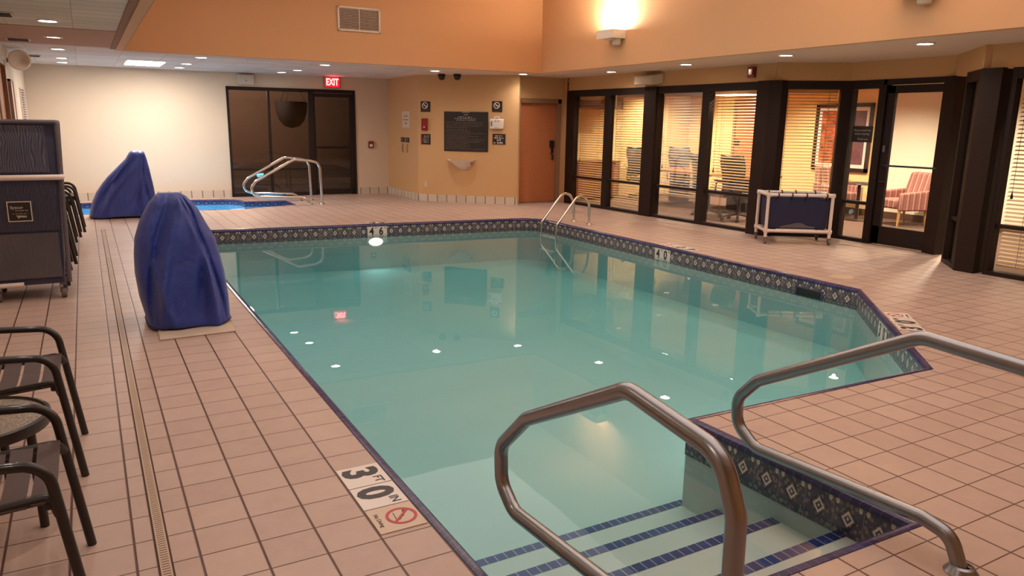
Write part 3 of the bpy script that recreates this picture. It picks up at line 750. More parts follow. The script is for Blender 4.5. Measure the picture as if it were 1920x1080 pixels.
# mesh office chairs
def office_chair(label, loc, rz, first=[None]):
    if first[0]: return dup(first[0], label, loc, rz)
    t = thing('office_chair', label, 'chair', loc, rz, 'office chairs around the conference table')
    n = 15; rows = []
    for j in range(9):
        z = .52+j*.075; q = j/8; hw = .20+.07*q-.05*max(0, q-.85)/.15; x = -.24-.07*q+.04*math.sin(q*PI)
        rows.append([(x-.07*(1-abs(i/7-1)**2)+.02, hw*(i/7-1), z+(.04*abs(i/7-1)**2 if j == 8 else 0)) for i in range(n)])
    m = MB(); m.loft(rows, cap=False, closed=False); o = m.build('backrest', M['officemesh'], t, recalc=False)
    sd = o.modifiers.new('thick', 'SOLIDIFY'); sd.thickness = .012
    edge = [rows[j][0] for j in range(9)]+rows[8][1:-1]+[rows[j][-1] for j in range(8, -1, -1)]
    m = MB(); m.tube(edge+list(reversed(rows[0][1:-1])), .016, 6, True); m.tube([(-.30, 0, .75), (-.34, 0, .6), (-.2, 0, .42), (0, 0, .40)], .03, 8); m.build('back_frame', M['officeframe'], t)
    m = MB(); m.prism([(.25*math.copysign(abs(math.cos(a))**.5, math.cos(a)), .25*math.copysign(abs(math.sin(a))**.5, math.sin(a))) for a in [2*PI*i/28 for i in range(28)]], .42, .48); m.build('seat', M['officemesh'], t, bevel=.015)
    for s in (-1, 1):
        m = MB(); m.tube(fillet([(-.1, s*.24, .41), (-.1, s*.31, .43), (-.08, s*.31, .66), (.12, s*.31, .67)], .05), .016, 8); m.box((.02, s*.31, .685), (.26, .07, .03)); m.build('armrest', M['officeframe'], t)
    m = MB(); m.lathe([(.045, .13), (.03, .2), (.025, .4), (.06, .42)], n=14); m.build('gas_post', M['officeframe'], t)
    m = MB()
    for k in range(5):
        a = 2*PI*k/5; m.beam((0, 0, .12), (.28*math.cos(a), .28*math.sin(a), .075), .045, .03)
    bs = m.build('star_base', M['officeframe'], t)
    for k in range(5):
        a = 2*PI*k/5; w = MB(); w.lathe([(.0, -.02), (.03, -.02), (.03, .02), (0, .02)], (.28*math.cos(a), .28*math.sin(a), .03), 12, 'y', False); w.build('caster', M['black'], bs)
    first[0] = t; return t
office_chair('grey mesh office chair, nearer the angled bay', (9.98, 9.50, .004), .1)
office_chair('grey mesh office chair just past the middle mullion of the table bay', (9.98, 10.25, .004), -.15)
office_chair('dark mesh office chair at the far end of the conference table, third pane', (11.95, 13.2, .004), -2.0)
office_chair('dark mesh office chair half hidden by the dark column', (10.90, 13.36, .004), -1.75)
# armchairs
def armchair(label, loc, rz, first=[None]):
    if first[0]: return dup(first[0], label, loc, rz)
    t = thing('armchair', label, 'armchair', loc, rz, 'striped armchairs in the lounge')
    m = MB(); m.bb(-.24, -.24, .30, .33, .24, .46); m.build('seat_cushion', M['stripe'], t, bevel=.03)
    m = MB()
    prof = [(-.20, .30), (-.30, .46), (-.36, .70), (-.41, .90)]
    rings = []
    for x, z in prof:
        w = .27 if z < .8 else .26
        rings.append([(x+.08, -w, z), (x+.08, w, z), (x-.06, w, z+.01), (x-.06, -w, z+.01)])
    m.loft(rings); m.build('backrest', M['stripe'], t, bevel=.03)
    for s in (-1, 1):
        m = MB(); y0, y1 = sorted((s*.24, s*.33))
        m.loft([[(.30, y0, z1), (.30, y1, z1), (-.34, y1, z2), (-.34, y0, z2)] for z1, z2 in ((.27, .27), (.57, .62))]); m.build('armrest', M['stripe'], t, bevel=.025)
    for x, y in ((.27, .27), (.27, -.27), (-.27, .25), (-.27, -.25)):
        m = MB(); dx = .03 if x > 0 else -.06; m.tube([(x, y, .29), (x+dx*.5, y, 0)], [.026, .016], 10); m.build('leg', M['legwood'], t)
    first[0] = t; return t
armchair('pink striped armchair seen through the glass door', (12.33, 7.98, .004), math.radians(164))
armchair('pink striped armchair under the framed picture', (12.5, 9.42, .004), math.radians(-110))
t = thing('side_table', 'small dark round table between the striped armchairs', 'table', (12.15, 8.72, .004))
m = MB(); m.lathe([(0, .655), (.30, .655), (.31, .665), (.30, .68), (0, .68)], n=32, cap=False); m.build('table_top', M['artframe'], t)
m = MB(); m.lathe([(.03, .03), (.03, .655)], n=14); m.build('pedestal', M['artframe'], t)
m = MB(); m.lathe([(0, 0), (.2, 0), (.2, .012), (.04, .03), (0, .03)], n=28, cap=False); m.build('base', M['artframe'], t)
# framed picture
t = thing('framed_picture', 'large framed red and orange abstract print on the lounge wall', 'picture', mat=frame((13.0, 12), (13.0, 8), 2.17, 1.47, .0))
W2, H2 = .64, .65
m = MB()
for x0, y0, x1, y1 in ((-W2, -H2, -W2+.07, H2), (W2-.07, -H2, W2, H2), (-W2, -H2, W2, -H2+.07), (-W2, H2-.07, W2, H2)): m.bb(x0, y0, 0, x1, y1, .04)
m.build('frame', M['artframe'], t)
m = MB(); m.bb(-W2+.05, -H2+.05, .005, W2-.05, H2-.05, .015); m.build('mat_board', M['signwhite'], t)
m = MB(); m.bb(-W2+.14, -H2+.14, .015, W2-.14, H2-.14, .018); m.build('print', M['art'], t)

# ------------------------------------------------------------------ ceiling lights
def downlight(label, x, y, group, z=ZC, first=[None]):
    if first[0]:
        o = dup(first[0], label, (x, y, z)); o['group'] = group
    else:
        t = thing('recessed_downlight', label, 'ceiling light', (x, y, z), 0, group)
        m = MB(); m.lathe([(.078, -.002), (.082, -.012), (.105, -.010), (.108, .0), (.078, .004)], n=28, cap=False); m.build('trim_ring', M['white'], t)
        m = MB(); m.lathe([(0, -.006), (.079, -.006), (.079, .002), (0, .002)], n=28, cap=False); m.build('lens', M['lens'], t)
        first[0] = t
OD = ['first', 'second', 'third', 'fourth', 'fifth', 'sixth']
LL = [(-.22, 9.36), (-.22, 11.19), (-.22, 13.03), (-.21, 14.93), (-.22, 16.05)]
LSP = [(1.73, 13.15), (1.70, 14.82), (1.70, 15.97)]
LEX = [(3.75, 13.30), (3.70, 15.04), (3.60, 15.93)]
LMID = [(5.82, 13.30), (7.50, 12.92)]
LR = [(8.36, 11.24), (8.24, 9.16), (8.22, 7.21), (8.28, 5.33)]
for i, (x, y) in enumerate(LL): downlight('recessed round downlight, %s nearest in the row above the tall cart' % OD[i], x, y, 'downlights over the cart aisle')
for i, (x, y) in enumerate(LSP): downlight('recessed round downlight beside the fluorescent panel, %s from the orange wall' % OD[i], x, y, 'downlights over the spa')
for i, (x, y) in enumerate(LEX): downlight('recessed round downlight near the exit door, %s from the orange wall' % OD[i], x, y, 'downlights before the exit door')
downlight('recessed round downlight beside the dark dome cameras', *LMID[0], 'downlights before the wall of signs')
downlight('recessed round downlight near the wooden door corner', *LMID[1], 'downlights before the wall of signs')
for i, (x, y) in enumerate(LR): downlight('recessed round downlight above the glass partition, %s from the wooden door' % OD[i], x, y, 'downlights along the partition')
ROOML = [(9.75, 9.1), (9.75, 10.9), (10.4, 12.5), (11.6, 8.4), (11.7, 6.6), (11.9, 10.4)]
ROOML_L = ['over the near mesh chairs', 'over the middle of the table bay', 'near the credenza corner', 'before the framed picture', 'before the glass door', 'over the far table side']
for (x, y), n in zip(ROOML, ROOML_L): downlight('recessed downlight in the lounge ceiling, '+n, x, y, 'downlights in the lounge', 2.5)
t = thing('fluorescent_panel', 'bright white rectangular fluorescent panel in the ceiling over the spa', 'ceiling light', (1.05, 15.24, ZC))
m = MB(); m.bb(-.32, -.62, -.008, .32, .62, .01); m.build('frame', M['white'], t, bevel=.004)
m = MB(); m.bb(-.29, -.59, -.014, .29, .59, -.006); m.build('lens', M['fluor'], t)

WARM = (1., .87, .77); NEU = (1., .91, .83)
def spots(lst, e, col, z=ZC-.014):
    for x, y in lst: light('downlight_lamp', 'SPOT', (x, y, z), e, col, .03, spot=math.radians(150), blend=1.)
spots(LL, 18, NEU); spots(LSP, 15, NEU); spots(LEX, 26, WARM); spots(LMID, 42, WARM); spots(LR, 46, WARM)
spots([(-.2, 7.4), (-.2, 5.4), (-.2, 3.4), (-.2, 1.4), (8.3, 3.4), (8.3, 1.4)], 30, WARM)
spots(ROOML, 380, (1., .86, .64), 2.46)
spots([(11.8, 12.9), (10.6, 6.0), (10.8, 3.4), (11.6, 13.6), (9.6, 13.5)], 360, (1., .86, .64), 2.46)
light('fluorescent_lamp', 'AREA', (1.05, 15.24, ZC-.03), 72, (1., .93, .86), .6, 1.2)
light('high_ceiling_fill', 'AREA', (3.5, 5.6, ZH-.03), 250, (1., .87, .79), 5.0, 11.0)  # added broad fill below the high ceiling, not a fixture
light('spa_lamp', 'POINT', (1.0, 15.4, -.55), 9, (.7, .92, 1.), .12)
light('spa_lamp', 'POINT', (2.3, 15.2, -.45), 6, (.7, .92, 1.), .12)
light('pool_lamp_and_fill', 'AREA', (3.94, 11.45, -.42), 2, (1., .95, .86), .2, .12, rot=(math.radians(80), 0, PI))
light('pool_lamp_and_fill', 'AREA', (4.2, 2.99, -.48), 13, (.95, 1., .98), .25, .15, rot=(math.radians(84), 0, 0))  # unseen underwater fill added to brighten the far wall and floor
light('outside_lamp', 'POINT', (3.0, 18.2, 2.6), 240, (1., .80, .66), .2)

# sconces on the upper wall
def sconce(label, y, first=[None]):
    mat = frame((7.505, 12.3), (7.545, -.6), 12.3-y, 3.02)
    if first[0]: return dup(first[0], label, mat=mat)
    t = thing('wall_sconce', label, 'wall light', group='uplight sconces on the upper wall', mat=mat)
    m = MB(); m.bb(-.21, -.068, .0, .21, -.05, .26); m.bb(-.21, -.05, .24, .21, .06, .26); m.bb(-.21, -.05, 0, -.19, .06, .24); m.bb(.19, -.05, 0, .21, .06, .24); m.build('housing', M['white'], t)
    m = MB(); m.bb(-.18, -.03, .02, .18, .03, .22); m.build('lamp', M['sconceglow'], t)
    m = MB(); m.lathe([(0, -.165), (.06, -.165), (.07, -.15), (.07, -.07), (0, -.07)], (.09, 0, .08), 18, 'y', False); m.build('bracket', M['offwhite'], t)
    first[0] = t; return t
sconce('white box sconce glowing upward on the orange wall', 9.98)
sconce('white box sconce at the top edge of the photo, only its underside seen', 4.95)
for y in (9.98, 4.95):
    light('sconce_lamp', 'AREA', (7.36, y, 3.10), 85, (1., .84, .64), .2, .36, rot=(PI, 0, 0))
    light('sconce_lamp', 'POINT', (7.385, y, 3.085), 30, (1., .84, .62), .02)

# ------------------------------------------------------------------ things on the walls
rnd = random.Random(3)
def wthing(name, label, cat, seg, s, z, off=.003, group=None): return thing(name, label, cat, group=group, mat=frame(*seg, s, z, off))
# supply grille on the far orange wall
UB = ((.50, 12.44), (7.56, 12.25))
t = wthing('air_grille', 'white louvred air grille on the far orange wall', 'vent', UB, 3.565, 3.23)
m = MB()
for x0, y0, x1, y1 in ((-.355, -.19, -.325, .19), (.325, -.19, .355, .19), (-.355, -.19, .355, -.16), (-.355, .16, .355, .19)): m.bb(x0, y0, 0, x1, y1, .02)
m.build('frame', M['grille'], t)
m = MB(); m.bb(-.33, -.17, -.002, .33, .17, .002); m.build('backing', M['grilledark'], t)
m = MB(); R = Matrix.Rotation(math.radians(-35), 3, 'X')
for k in range(13): m.box((0, -.148+k*.0247, .009), (.65, .003, .018), R)
m.bb(-.006, -.16, .012, .006, .16, .018); m.build('louvres', M['grille'], t)
# exit sign, emergency light, call point
t = wthing('exit_sign', 'red glowing EXIT sign above the dark exit door', 'sign', WB, 5.72, 2.445)
m = MB(); m.bb(-.185, -.115, 0, .185, .12, .05); m.build('housing', M['exitbody'], t, bevel=.006)
m = MB(); m.bb(-.155, -.10, .05, .155, .105, .054); m.build('face', M['exitface'], t)
text('EXIT', .20, M['exittext'], t, 0, 0, .0555, bold=.006, sx=.66)
light('exit_lamp', 'AREA', along(WB, 5.72)+Vector((0, -.12, 2.45)), 1.2, (1., .08, .1), .2, rot=(math.radians(-120), 0, 0))
t = wthing('emergency_light', 'offwhite emergency light box above the dark window', 'light', WB, 3.93, 2.43)
m = MB(); m.bb(-.16, -.10, 0, .16, .10, .09); m.build('housing', M['offwhite'], t, bevel=.012)
m = MB(); m.lathe([(0, 0), (.012, 0), (.012, .008), (0, .01)], (0, -.02, .09), 10, 'z', False); m.build('test_button', M['greytube'], t)
t = wthing('call_station', 'small red call station on the wall beside the exit door', 'alarm', WB, 6.56, 1.11)
m = MB(); m.bb(-.06, -.075, 0, .06, .075, .035); m.build('body', M['red'], t, bevel=.008)
m = MB(); m.bb(-.035, -.045, .035, .035, .015, .045); m.build('plate', M['signwhite'], t, bevel=.004)
# side wall pieces
t = wthing('paper_notice', 'pale paper notice with three lines of grey print', 'notice', WSD, 1.18, 1.68)
m = MB(); m.bb(-.23, -.17, 0, .23, .17, .003); m.build('sheet', M['wallcream'], t)
m = MB()
for y, a, b in ((.075, -.10, .10), (.0, -.17, .17), (-.075, -.08, .10)): words_row(m, a, b, y-.02, .04, .0032, rnd, .2)
m.build('print', M['signdim'], t)
for s, lab in ((.97, 'black hook plate farther from the signs, cord hanging below'), (1.25, 'black hook plate nearer the signs, cord hanging below')):
    t = wthing('hook_plate', lab, 'hook', WSD, s, 1.25, group='hook plates on the side wall')
    m = MB(); m.bb(-.10, -.05, 0, .10, .05, .012); m.build('plate', M['signblack'], t)
    m = MB(); words_row(m, -.06, .07, .005, .025, .012, rnd, .2); words_row(m, -.05, .06, -.03, .02, .012, rnd, .2); m.build('lettering', M['signtext'], t)
    m = MB(); m.tube(fillet([(.0, -.09, .01), (.03, -.14, .02), (-.01, -.19, .02), (.02, -.27, .015)], .03), .009, 6); m.build('hook', M['doorframe'], t)
t = wthing('outlet_plate', 'blank ivory outlet plate low on the wall of signs', 'outlet', WSG, .17, .36)
m = MB(); m.bb(-.035, -.055, 0, .035, .055, .006); m.build('plate', M['wallcream'], t, bevel=.003)
m = MB(); m.bb(-.012, .01, .006, .012, .035, .009); m.bb(-.012, -.035, .006, .012, -.01, .009); m.build('socket', M['offwhite'], t)
# sign helper
def nosmoking(label, s, z):
    t = wthing('no_smoking_sign', label, 'sign', WSG, s, z, group='no smoking signs')
    m = MB(); m.bb(-.104, -.105, 0, .104, .105, .006); m.build('panel', M['signblack'], t)
    m = MB(); n = 28
    m.tube([(-.01+.058*math.cos(2*PI*k/n), .022+.058*math.sin(2*PI*k/n), .008) for k in range(n)], .008, 6, True); m.beam((-.05, .062, .008), (.03, -.018, .008), .016, .006); m.build('slashed_circle', M['signwhite'], t)
    m = MB(); m.bb(-.045, .012, .006, .03, .028, .009); m.build('cigarette', M['signtext'], t)
    m = MB(); words_row(m, -.07, .07, -.075, .02, .006, rnd, .2); m.build('lettering', M['signdim'], t)
nosmoking('black no smoking sign above the red fire alarm box', .172, 1.94)
nosmoking('black no smoking sign above the white first aid box', 1.70, 1.958)
t = wthing('fire_alarm_box', 'dark red alarm pull box between two black signs', 'alarm', WSG, .157, 1.58)
m = MB(); m.bb(-.066, -.122, 0, .066, .122, .05); m.build('body', M['red'], t, bevel=.012)
m = MB(); m.lathe([(0, 0), (.014, 0), (.014, .01), (0, .012)], (.0, -.05, .05), 12, 'z', False); m.build('button', M['signwhite'], t)
t = wthing('warning_sign', 'black sign with a red edge below the alarm box', 'sign', WSG, .172, 1.283)
m = MB(); m.bb(-.105, -.106, 0, .105, .106, .006); m.build('panel', M['signblack'], t)
m = MB(); m.bb(-.105, -.106, .006, -.075, .106, .008); m.build('edge_stripe', M['red'], t)
m = MB()
for y, a, b in ((.05, -.03, .08), (.015, -.05, .07), (-.03, -.05, .08), (-.07, -.04, .07)): words_row(m, a, b, y, .028, .0062, rnd, .2)
m.build('lettering', M['signtext'], t)
t = wthing('rules_board', 'large black pool rules board with rows of tiny white print', 'sign', WSG, 1.045, 1.451)
m = MB(); m.bb(-.47, -.397, 0, .47, .397, .012); m.build('panel', M['signblack'], t, bevel=.002)
m = MB(); m.bb(-.08, .38, .012, .08, .393, .02); m.build('clip', M['chrome'], t)
m = MB(); words_row(m, -.04, .05, .33, .022, .012, rnd, .2)
y = .285
for k, (a, b) in enumerate(((-.17, .16), (-.24, .24), (-.20, .20))): words_row(m, a, b, y, .018, .012, rnd, .3); y -= .031
m.build('heading', M['signtext'], t)
m = MB(); y = .185
for k in range(20):
    if k in (2, 5, 9, 13, 16): y -= .006
    words_row(m, -.43, rnd.choice((.10, .36, .42, .30, .40, .05)), y, .015, .012, rnd, .3); y -= .0268
m.build('small_print', M['signdim'], t)
t = wthing('first_aid_box', 'white first aid box with a carry handle', 'box', WSG, 1.705, 1.63)
m = MB(); m.bb(-.14, -.115, 0, .14, .085, .09); m.build('case', M['signwhite'], t, bevel=.02)
m = MB(); m.tube(fillet([(-.05, .08, .045), (-.05, .12, .045), (.05, .12, .045), (.05, .08, .045)], .02), .012, 8); m.build('handle', M['signwhite'], t)
m = MB(); words_row(m, -.035, .09, .03, .034, .09, rnd, .2); m.bb(-.11, -.06, .09, -.09, .04, .091); m.bb(-.085, -.06, .09, -.078, .04, .091); words_row(m, -.03, .03, -.09, .016, .09, rnd, .2); m.build('lettering', M['greytube'], t)
t = wthing('notice_sign', 'black sign with four white lines below the first aid box', 'sign', WSG, 1.745, 1.315)
m = MB(); m.bb(-.135, -.104, 0, .135, .104, .006); m.build('panel', M['signblack'], t)
m = MB(); words_row(m, -.08, .08, .055, .026, .006, rnd, .1); words_row(m, -.10, .10, .012, .032, .006, rnd, .1); words_row(m, -.11, .11, -.085, .034, .006, rnd, .1); m.build('lettering', M['signwhite'], t)
text('NOT', .042, M['signwhite'], t, 0, -.022, .0065, bold=.001)
# white wall basin
t = wthing('wall_basin', 'white pointed wall basin under the rules board', 'basin', WSG, .965, .79)
m = MB(); rings = []
for q, hw, d, xo in ((0, .06, .07, .04), (.12, .11, .13, .035), (.4, .17, .20, .02), (.8, .25, .27, -.005), (1, .29, .29, -.01), (1.0, .265, .265, -.01), (.9, .22, .22, -.01)):
    y = -.10+.20*q
    rings.append([(xo+hw*math.cos(a), y-(.02*math.sin(a) if q > .8 else 0), d*math.sin(a)**.8 if 0 < a < PI else 0) for a in [PI*k/18 for k in range(19)]])
m.loft(rings, cap=False, closed=False); m.build('bowl', M['white'], t, recalc=True)
m = MB(); m.tube([(.22, .03, .03), (.22, .03, .10)], .022, 10); m.tube(fillet([(.10, -.06, .02), (.10, -.07, .08), (.16, -.04, .08)], .02), .014, 8); m.build('pipe_fitting', M['doorframe'], t)
# dome cameras
def dome(label, x, y, first=[None]):
    if first[0]: return dup(first[0], label, (x, y, ZC))
    t = thing('dome_camera', label, 'camera', (x, y, ZC), group='dome cameras under the soffit')
    m = MB(); m.lathe([(0, 0), (.075, 0), (.075, -.05), (0, -.05)], n=20, cap=False); m.build('base', M['bronze2'], t)
    m = MB(); m.lathe([(.068, -.05), (.062, -.085), (.04, -.112), (0, -.122)], n=20, cap=False); m.build('dome', M['black'], t)
    first[0] = t
dome('small dark dome camera nearer the downlight', 6.32, 14.12); dome('small dark dome camera nearer the wooden door', 6.56, 13.9)
# loudspeaker and strobe above the glass
t = wthing('loudspeaker', 'beige wedge loudspeaker above the glass partition', 'speaker', GA, 2.52, 2.43)
m = MB(); m.loft([[(-.26, -.09, z) if False else p for p in r] for z, r in ((0, [(-.24, -.07, 0), (.26, -.07, 0), (.26, .11, 0), (-.24, .11, 0)]), (.2, [(-.30, -.10, .20), (.16, -.10, .20), (.16, .06, .20), (-.30, .06, .20)]))]); m.build('cabinet', M['offwhite'], t, bevel=.02)
m = MB(); m.loft([[(-.28, -.085, .201), (.14, -.085, .201), (.14, .045, .201), (-.28, .045, .201)], [(-.27, -.08, .207), (.13, -.08, .207), (.13, .04, .207), (-.27, .04, .207)]]); m.build('grille', M['wallcream'], t)
m = MB(); m.bb(.10, -.03, .0, .22, .07, .02); m.build('bracket', M['doorframe'], t)
t = wthing('strobe_alarm', 'small red strobe alarm above the glass partition', 'alarm', GA, 4.72, 2.45)
m = MB(); m.bb(-.07, -.08, 0, .07, .08, .05); m.build('body', M['red'], t, bevel=.008)
m = MB(); m.bb(-.02, -.04, .05, .05, .05, .085); m.build('lens', M['chrome'], t, bevel=.008)
# left wall pieces
WL = ((-.88, -1.2), (-.88, 17.05))
t = wthing('wall_panel', 'pale framed panel on the wall past the brown door', 'panel', WL, 14.45, 1.75)
m = MB(); m.bb(-.22, -.42, 0, .22, .34, .03); m.build('board', M['soffit'], t)
m = MB(); m.bb(-.24, .34, 0, .24, .37, .04); m.bb(-.24, -.45, 0, .24, -.42, .04); m.bb(-.24, -.45, 0, -.21, .37, .04); m.bb(.21, -.45, 0, .24, .37, .04); m.build('frame', M['doorframe'], t)
t = wthing('louvre_panel', 'grey louvred panel on the wall near the far corner', 'panel', WL, 16.7, 1.65, -.001)
m = MB(); m.bb(-.25, -.48, 0, .25, .42, .03); m.build('plate', M['soffit'], t)
m = MB()
for k in range(22): m.bb(-.22, -.46+k*.04, .03, .22, -.44+k*.04, .045)
m.build('louvres', M['greytube'], t)
t = thing('round_horn_speaker', 'round grey horn speaker high on the wall over the tall cart', 'speaker', (-.887, 13.4, 2.40))
m = MB(); m.lathe([(.05, .12), (.06, .02), (.12, -.06), (.145, -.09), (.125, -.09), (.05, -.02), (0, -.01)], (.17, 0, 0), n=28, axis='y'); m.build('horn', M['soffit'], t)
m = MB(); m.bb(.0, .02, -.03, .14, .08, .03); m.build('bracket', M['greytube'], t)
for y, lab in ((9.0, 'dark ceiling vent nearest above the tall cart'), (11.74, 'dark ceiling vent in the salmon ceiling band'), (14.66, 'dark ceiling vent farthest, near the far wall')):
    t = thing('ceiling_vent', lab, 'vent', (-.62, y, ZC), group='dark ceiling vents')
    m = MB(); m.bb(-.13, -.16, -.014, .13, .16, .004); m.build('frame', M['soffit'], t)
    m = MB()
    for k in range(9): m.bb(-.11, -.145+k*.034, -.02, .11, -.125+k*.034, -.012)
    m.build('slats', M['bronze2'], t)

# ------------------------------------------------------------------ handrails and ladder
def rail(name, label, group, pts, r, mat, feet, rad=.10, y0=None):
    o = Vector((pts[0][0], pts[0][1], 0)); t = thing(name, label, 'handrail', o, group=group)
    m = MB(); m.tube([p-o for p in fillet(pts, rad, 8)], r, 16); m.build('rail', mat, t)
    for f in feet:
        e = MB(); e.lathe([(r*1.05, .03), (r*1.5, .026), (r*2.0, .006), (r*2.1, 0.003)], Vector(f)-o, 22, cap=False); e.build('escutcheon', mat, t)
    return t
X = 1.38
rail('pool_handrail', 'bronze-toned steel handrail over the pool steps, nearest in front', 'handrails at the pool steps',
     [(X, 1.22, 0), (X, 1.235, .62), (X, 1.30, .765), (X, 1.70, .815), (X, 2.30, .50), (X, 2.50, .31), (X, 2.49, .15), (X, 2.38, .07), (X, 1.48, .135), (X, 1.385, .11), (X, 1.34, 0)], .0285, M['steel'],
     [(X, 1.22, 0), (X, 1.34, 0)], [.0, .12, .12, .12, .12, .1, .1, .1, .1, .08, 0])
X = 2.70
rail('pool_handrail', 'steel handrail on the deck side of the pool steps, by the patterned tile', 'handrails at the pool steps',
     [(X, 1.03, 0), (X, 1.05, .70), (X, 1.11, .82), (X, 1.60, .84), (X, 2.36, .425), (X, 2.475, .30), (X, 2.465, .17), (X, 2.34, .09), (X, 1.50, .14), (X, 1.385, .12), (X, 1.33, 0)], .0285, M['steel'],
     [(X, 1.03, 0), (X, 1.33, 0)], [.0, .12, .12, .14, .12, .1, .1, .1, .1, .08, 0])
SP = [(4.0, 0), (3.98, .72), (3.93, .82), (3.80, .855), (3.49, .885), (2.76, .485), (2.66, .36), (2.70, .235), (2.82, .185), (3.62, .15), (3.72, .10), (3.77, 0)]
for y, lab in ((14.74, 'chrome spa handrail nearer the main pool'), (15.55, 'chrome spa handrail nearer the dark window')):
    rail('spa_handrail', lab, 'handrails at the spa', [(x, y, z) for x, z in SP], .026, M['chrome'], [(4.0, y, 0), (3.77, y, 0)], [0, .1, .1, .1, .1, .1, .1, .1, .1, .08, .08, 0])
t = thing('pool_ladder', 'chrome pool ladder with two arched rails on the far pool edge', 'ladder', (7.2, 10.3, 0))
LP = [(7.21, 0), (7.19, .33), (7.12, .45), (7.02, .49), (6.93, .455), (6.57, .03), (6.55, -.15), (6.55, -.66)]
for y in (10.58, 10.12):
    m = MB(); m.tube([Vector(p)-Vector((7.2, 10.3, 0)) for p in fillet([(x, y, z) for x, z in LP], [0, .1, .1, .1, .1, .08, .05, 0], 6)], .021, 12); rr = m.build('rail', M['chrome'], t)
    m = MB(); m.lathe([(.025, .03), (.035, .024), (.05, .004)], (.01, y-10.3, 0), 18, cap=False); m.build('escutcheon', M['chrome'], rr)
for z in (-.22, -.45):
    m = MB(); m.bb(6.52-7.2, -.17, z, 6.62-7.2, .27, z+.03); m.build('tread', M['white'], t, bevel=.008)

# ------------------------------------------------------------------ covered pool lifts
FOLDS = [(4.15, .75, .13, .16), (4.75, .55, .12, -.12), (5.15, -.1, .16, .14), (5.55, -.6, .10, -.10), (3.75, .9, .12, -.10), (4.45, -.5, .09, .08), (.9, .2, .2, .12), (2.1, -.3, .2, .1)]
def cover(t, sil, yc, dep0, dep1, x_o, y_o, folds, seed):
    zs = [.024+i*(sil[0][2]-.024)/40 for i in range(41)]
    def ip(z, k):
        for a, b in zip(sil[:-1], sil[1:]):
            if a[2] >= z >= b[2]:
                q = 0 if a[2] == b[2] else (a[2]-z)/(a[2]-b[2]); return a[k]+(b[k]-a[k])*q
        return sil[-1][k]
    rd = random.Random(seed); ph = [rd.uniform(0, 6.28) for _ in range(6)]; rings = []; n = 120; zt = sil[0][2]
    for z in zs:
        q = (z-.024)/(zt-.024); xl, xr = ip(z, 0), ip(z, 1); cx, hw = (xl+xr)/2, (xr-xl)/2
        hd = dep0+(dep1-dep0)*q**1.3; cy = yc+.06*q; r = []
        if q > .93: hd *= math.sqrt(max(.05, 1-((q-.93)/.07)**2*.85))
        for k in range(n):
            a = 2*PI*k/n; ca, sa = math.cos(a), math.sin(a); e = .62
            fo = 0.
            for a0, sl, wd, am in FOLDS:
                dd = (a-a0-sl*q+PI) % (2*PI)-PI; fo += 1.7*min(1., .2+2.2*q)*am*math.exp(-(dd/(wd*.8))**2)*(1-.25*q)
            f = 1+fo+.6*folds*(1-.35*q)*(.45*math.sin(3*a+ph[0]+2.2*q)+.38*math.sin(5*a+ph[1]-3.1*q)+.25*math.sin(9*a+ph[2]+4*q)+.12*math.sin(14*a+ph[3]-6*q))*abs(sa)**.5
            r.append((cx+hw*math.copysign(abs(ca)**e, ca)-x_o, cy+hd*f*math.copysign(abs(sa)**e, sa)-y_o, z+.008*math.sin(5*a+ph[4])*(1-q)))
        rings.append(r)
    m = MB(); m.loft(rings); top = len(m.v)
    o = m.build('cover', M['cover'], t, ang=60)
    h = MB(); h.tube([(p[0]*1.004, p[1]*1.004, p[2]+.004) for p in rings[0]], .007, 6, True); h.build('hem', M['hem'], o)
    return o
t = thing('covered_pool_lift', 'upright pool lift under a royal blue cover, beside the main pool edge', 'pool lift', (.60, 6.2, 0), group='pool lifts under blue covers')
cover(t, [(.46, .62, 1.03), (.44, .66, 1.01), (.39, .71, .95), (.36, .745, .90), (.31, .79, .80), (.27, .85, .68), (.255, .875, .55), (.25, .90, .40), (.265, .915, .22), (.30, .915, .045)], 6.42, .36, .15, .60, 6.2, .13, 5)
m = MB(); m.prism([(-.25, -.34), (.29, -.32), (.30, .5), (-.22, .5)], .0, .014); m.build('base_plate', M['plate'], t, bevel=.006)
m = MB(); m.bb(-.14, -.08, .022, .22, .42, .07); m.build('pedestal', M['plate'], t, bevel=.01)
t = thing('covered_pool_lift', 'slanted pool lift under a blue cover, beside the spa', 'pool lift', (.45, 14.05, 0), group='pool lifts under blue covers')
cover(t, [(.66, .82, 1.08), (.62, .85, 1.05), (.56, .875, .95), (.41, .90, .80), (.27, .92, .66), (.18, .935, .55), (.09, .95, .42), (.02, .965, .27), (-.02, .975, .14), (-.04, .98, .045)], 13.95, .30, .12, .45, 14.05, .10, 11)
m = MB(); m.bb(-.42, -.30, 0, .46, .24, .03); m.build('base_plate', M['black'], t)

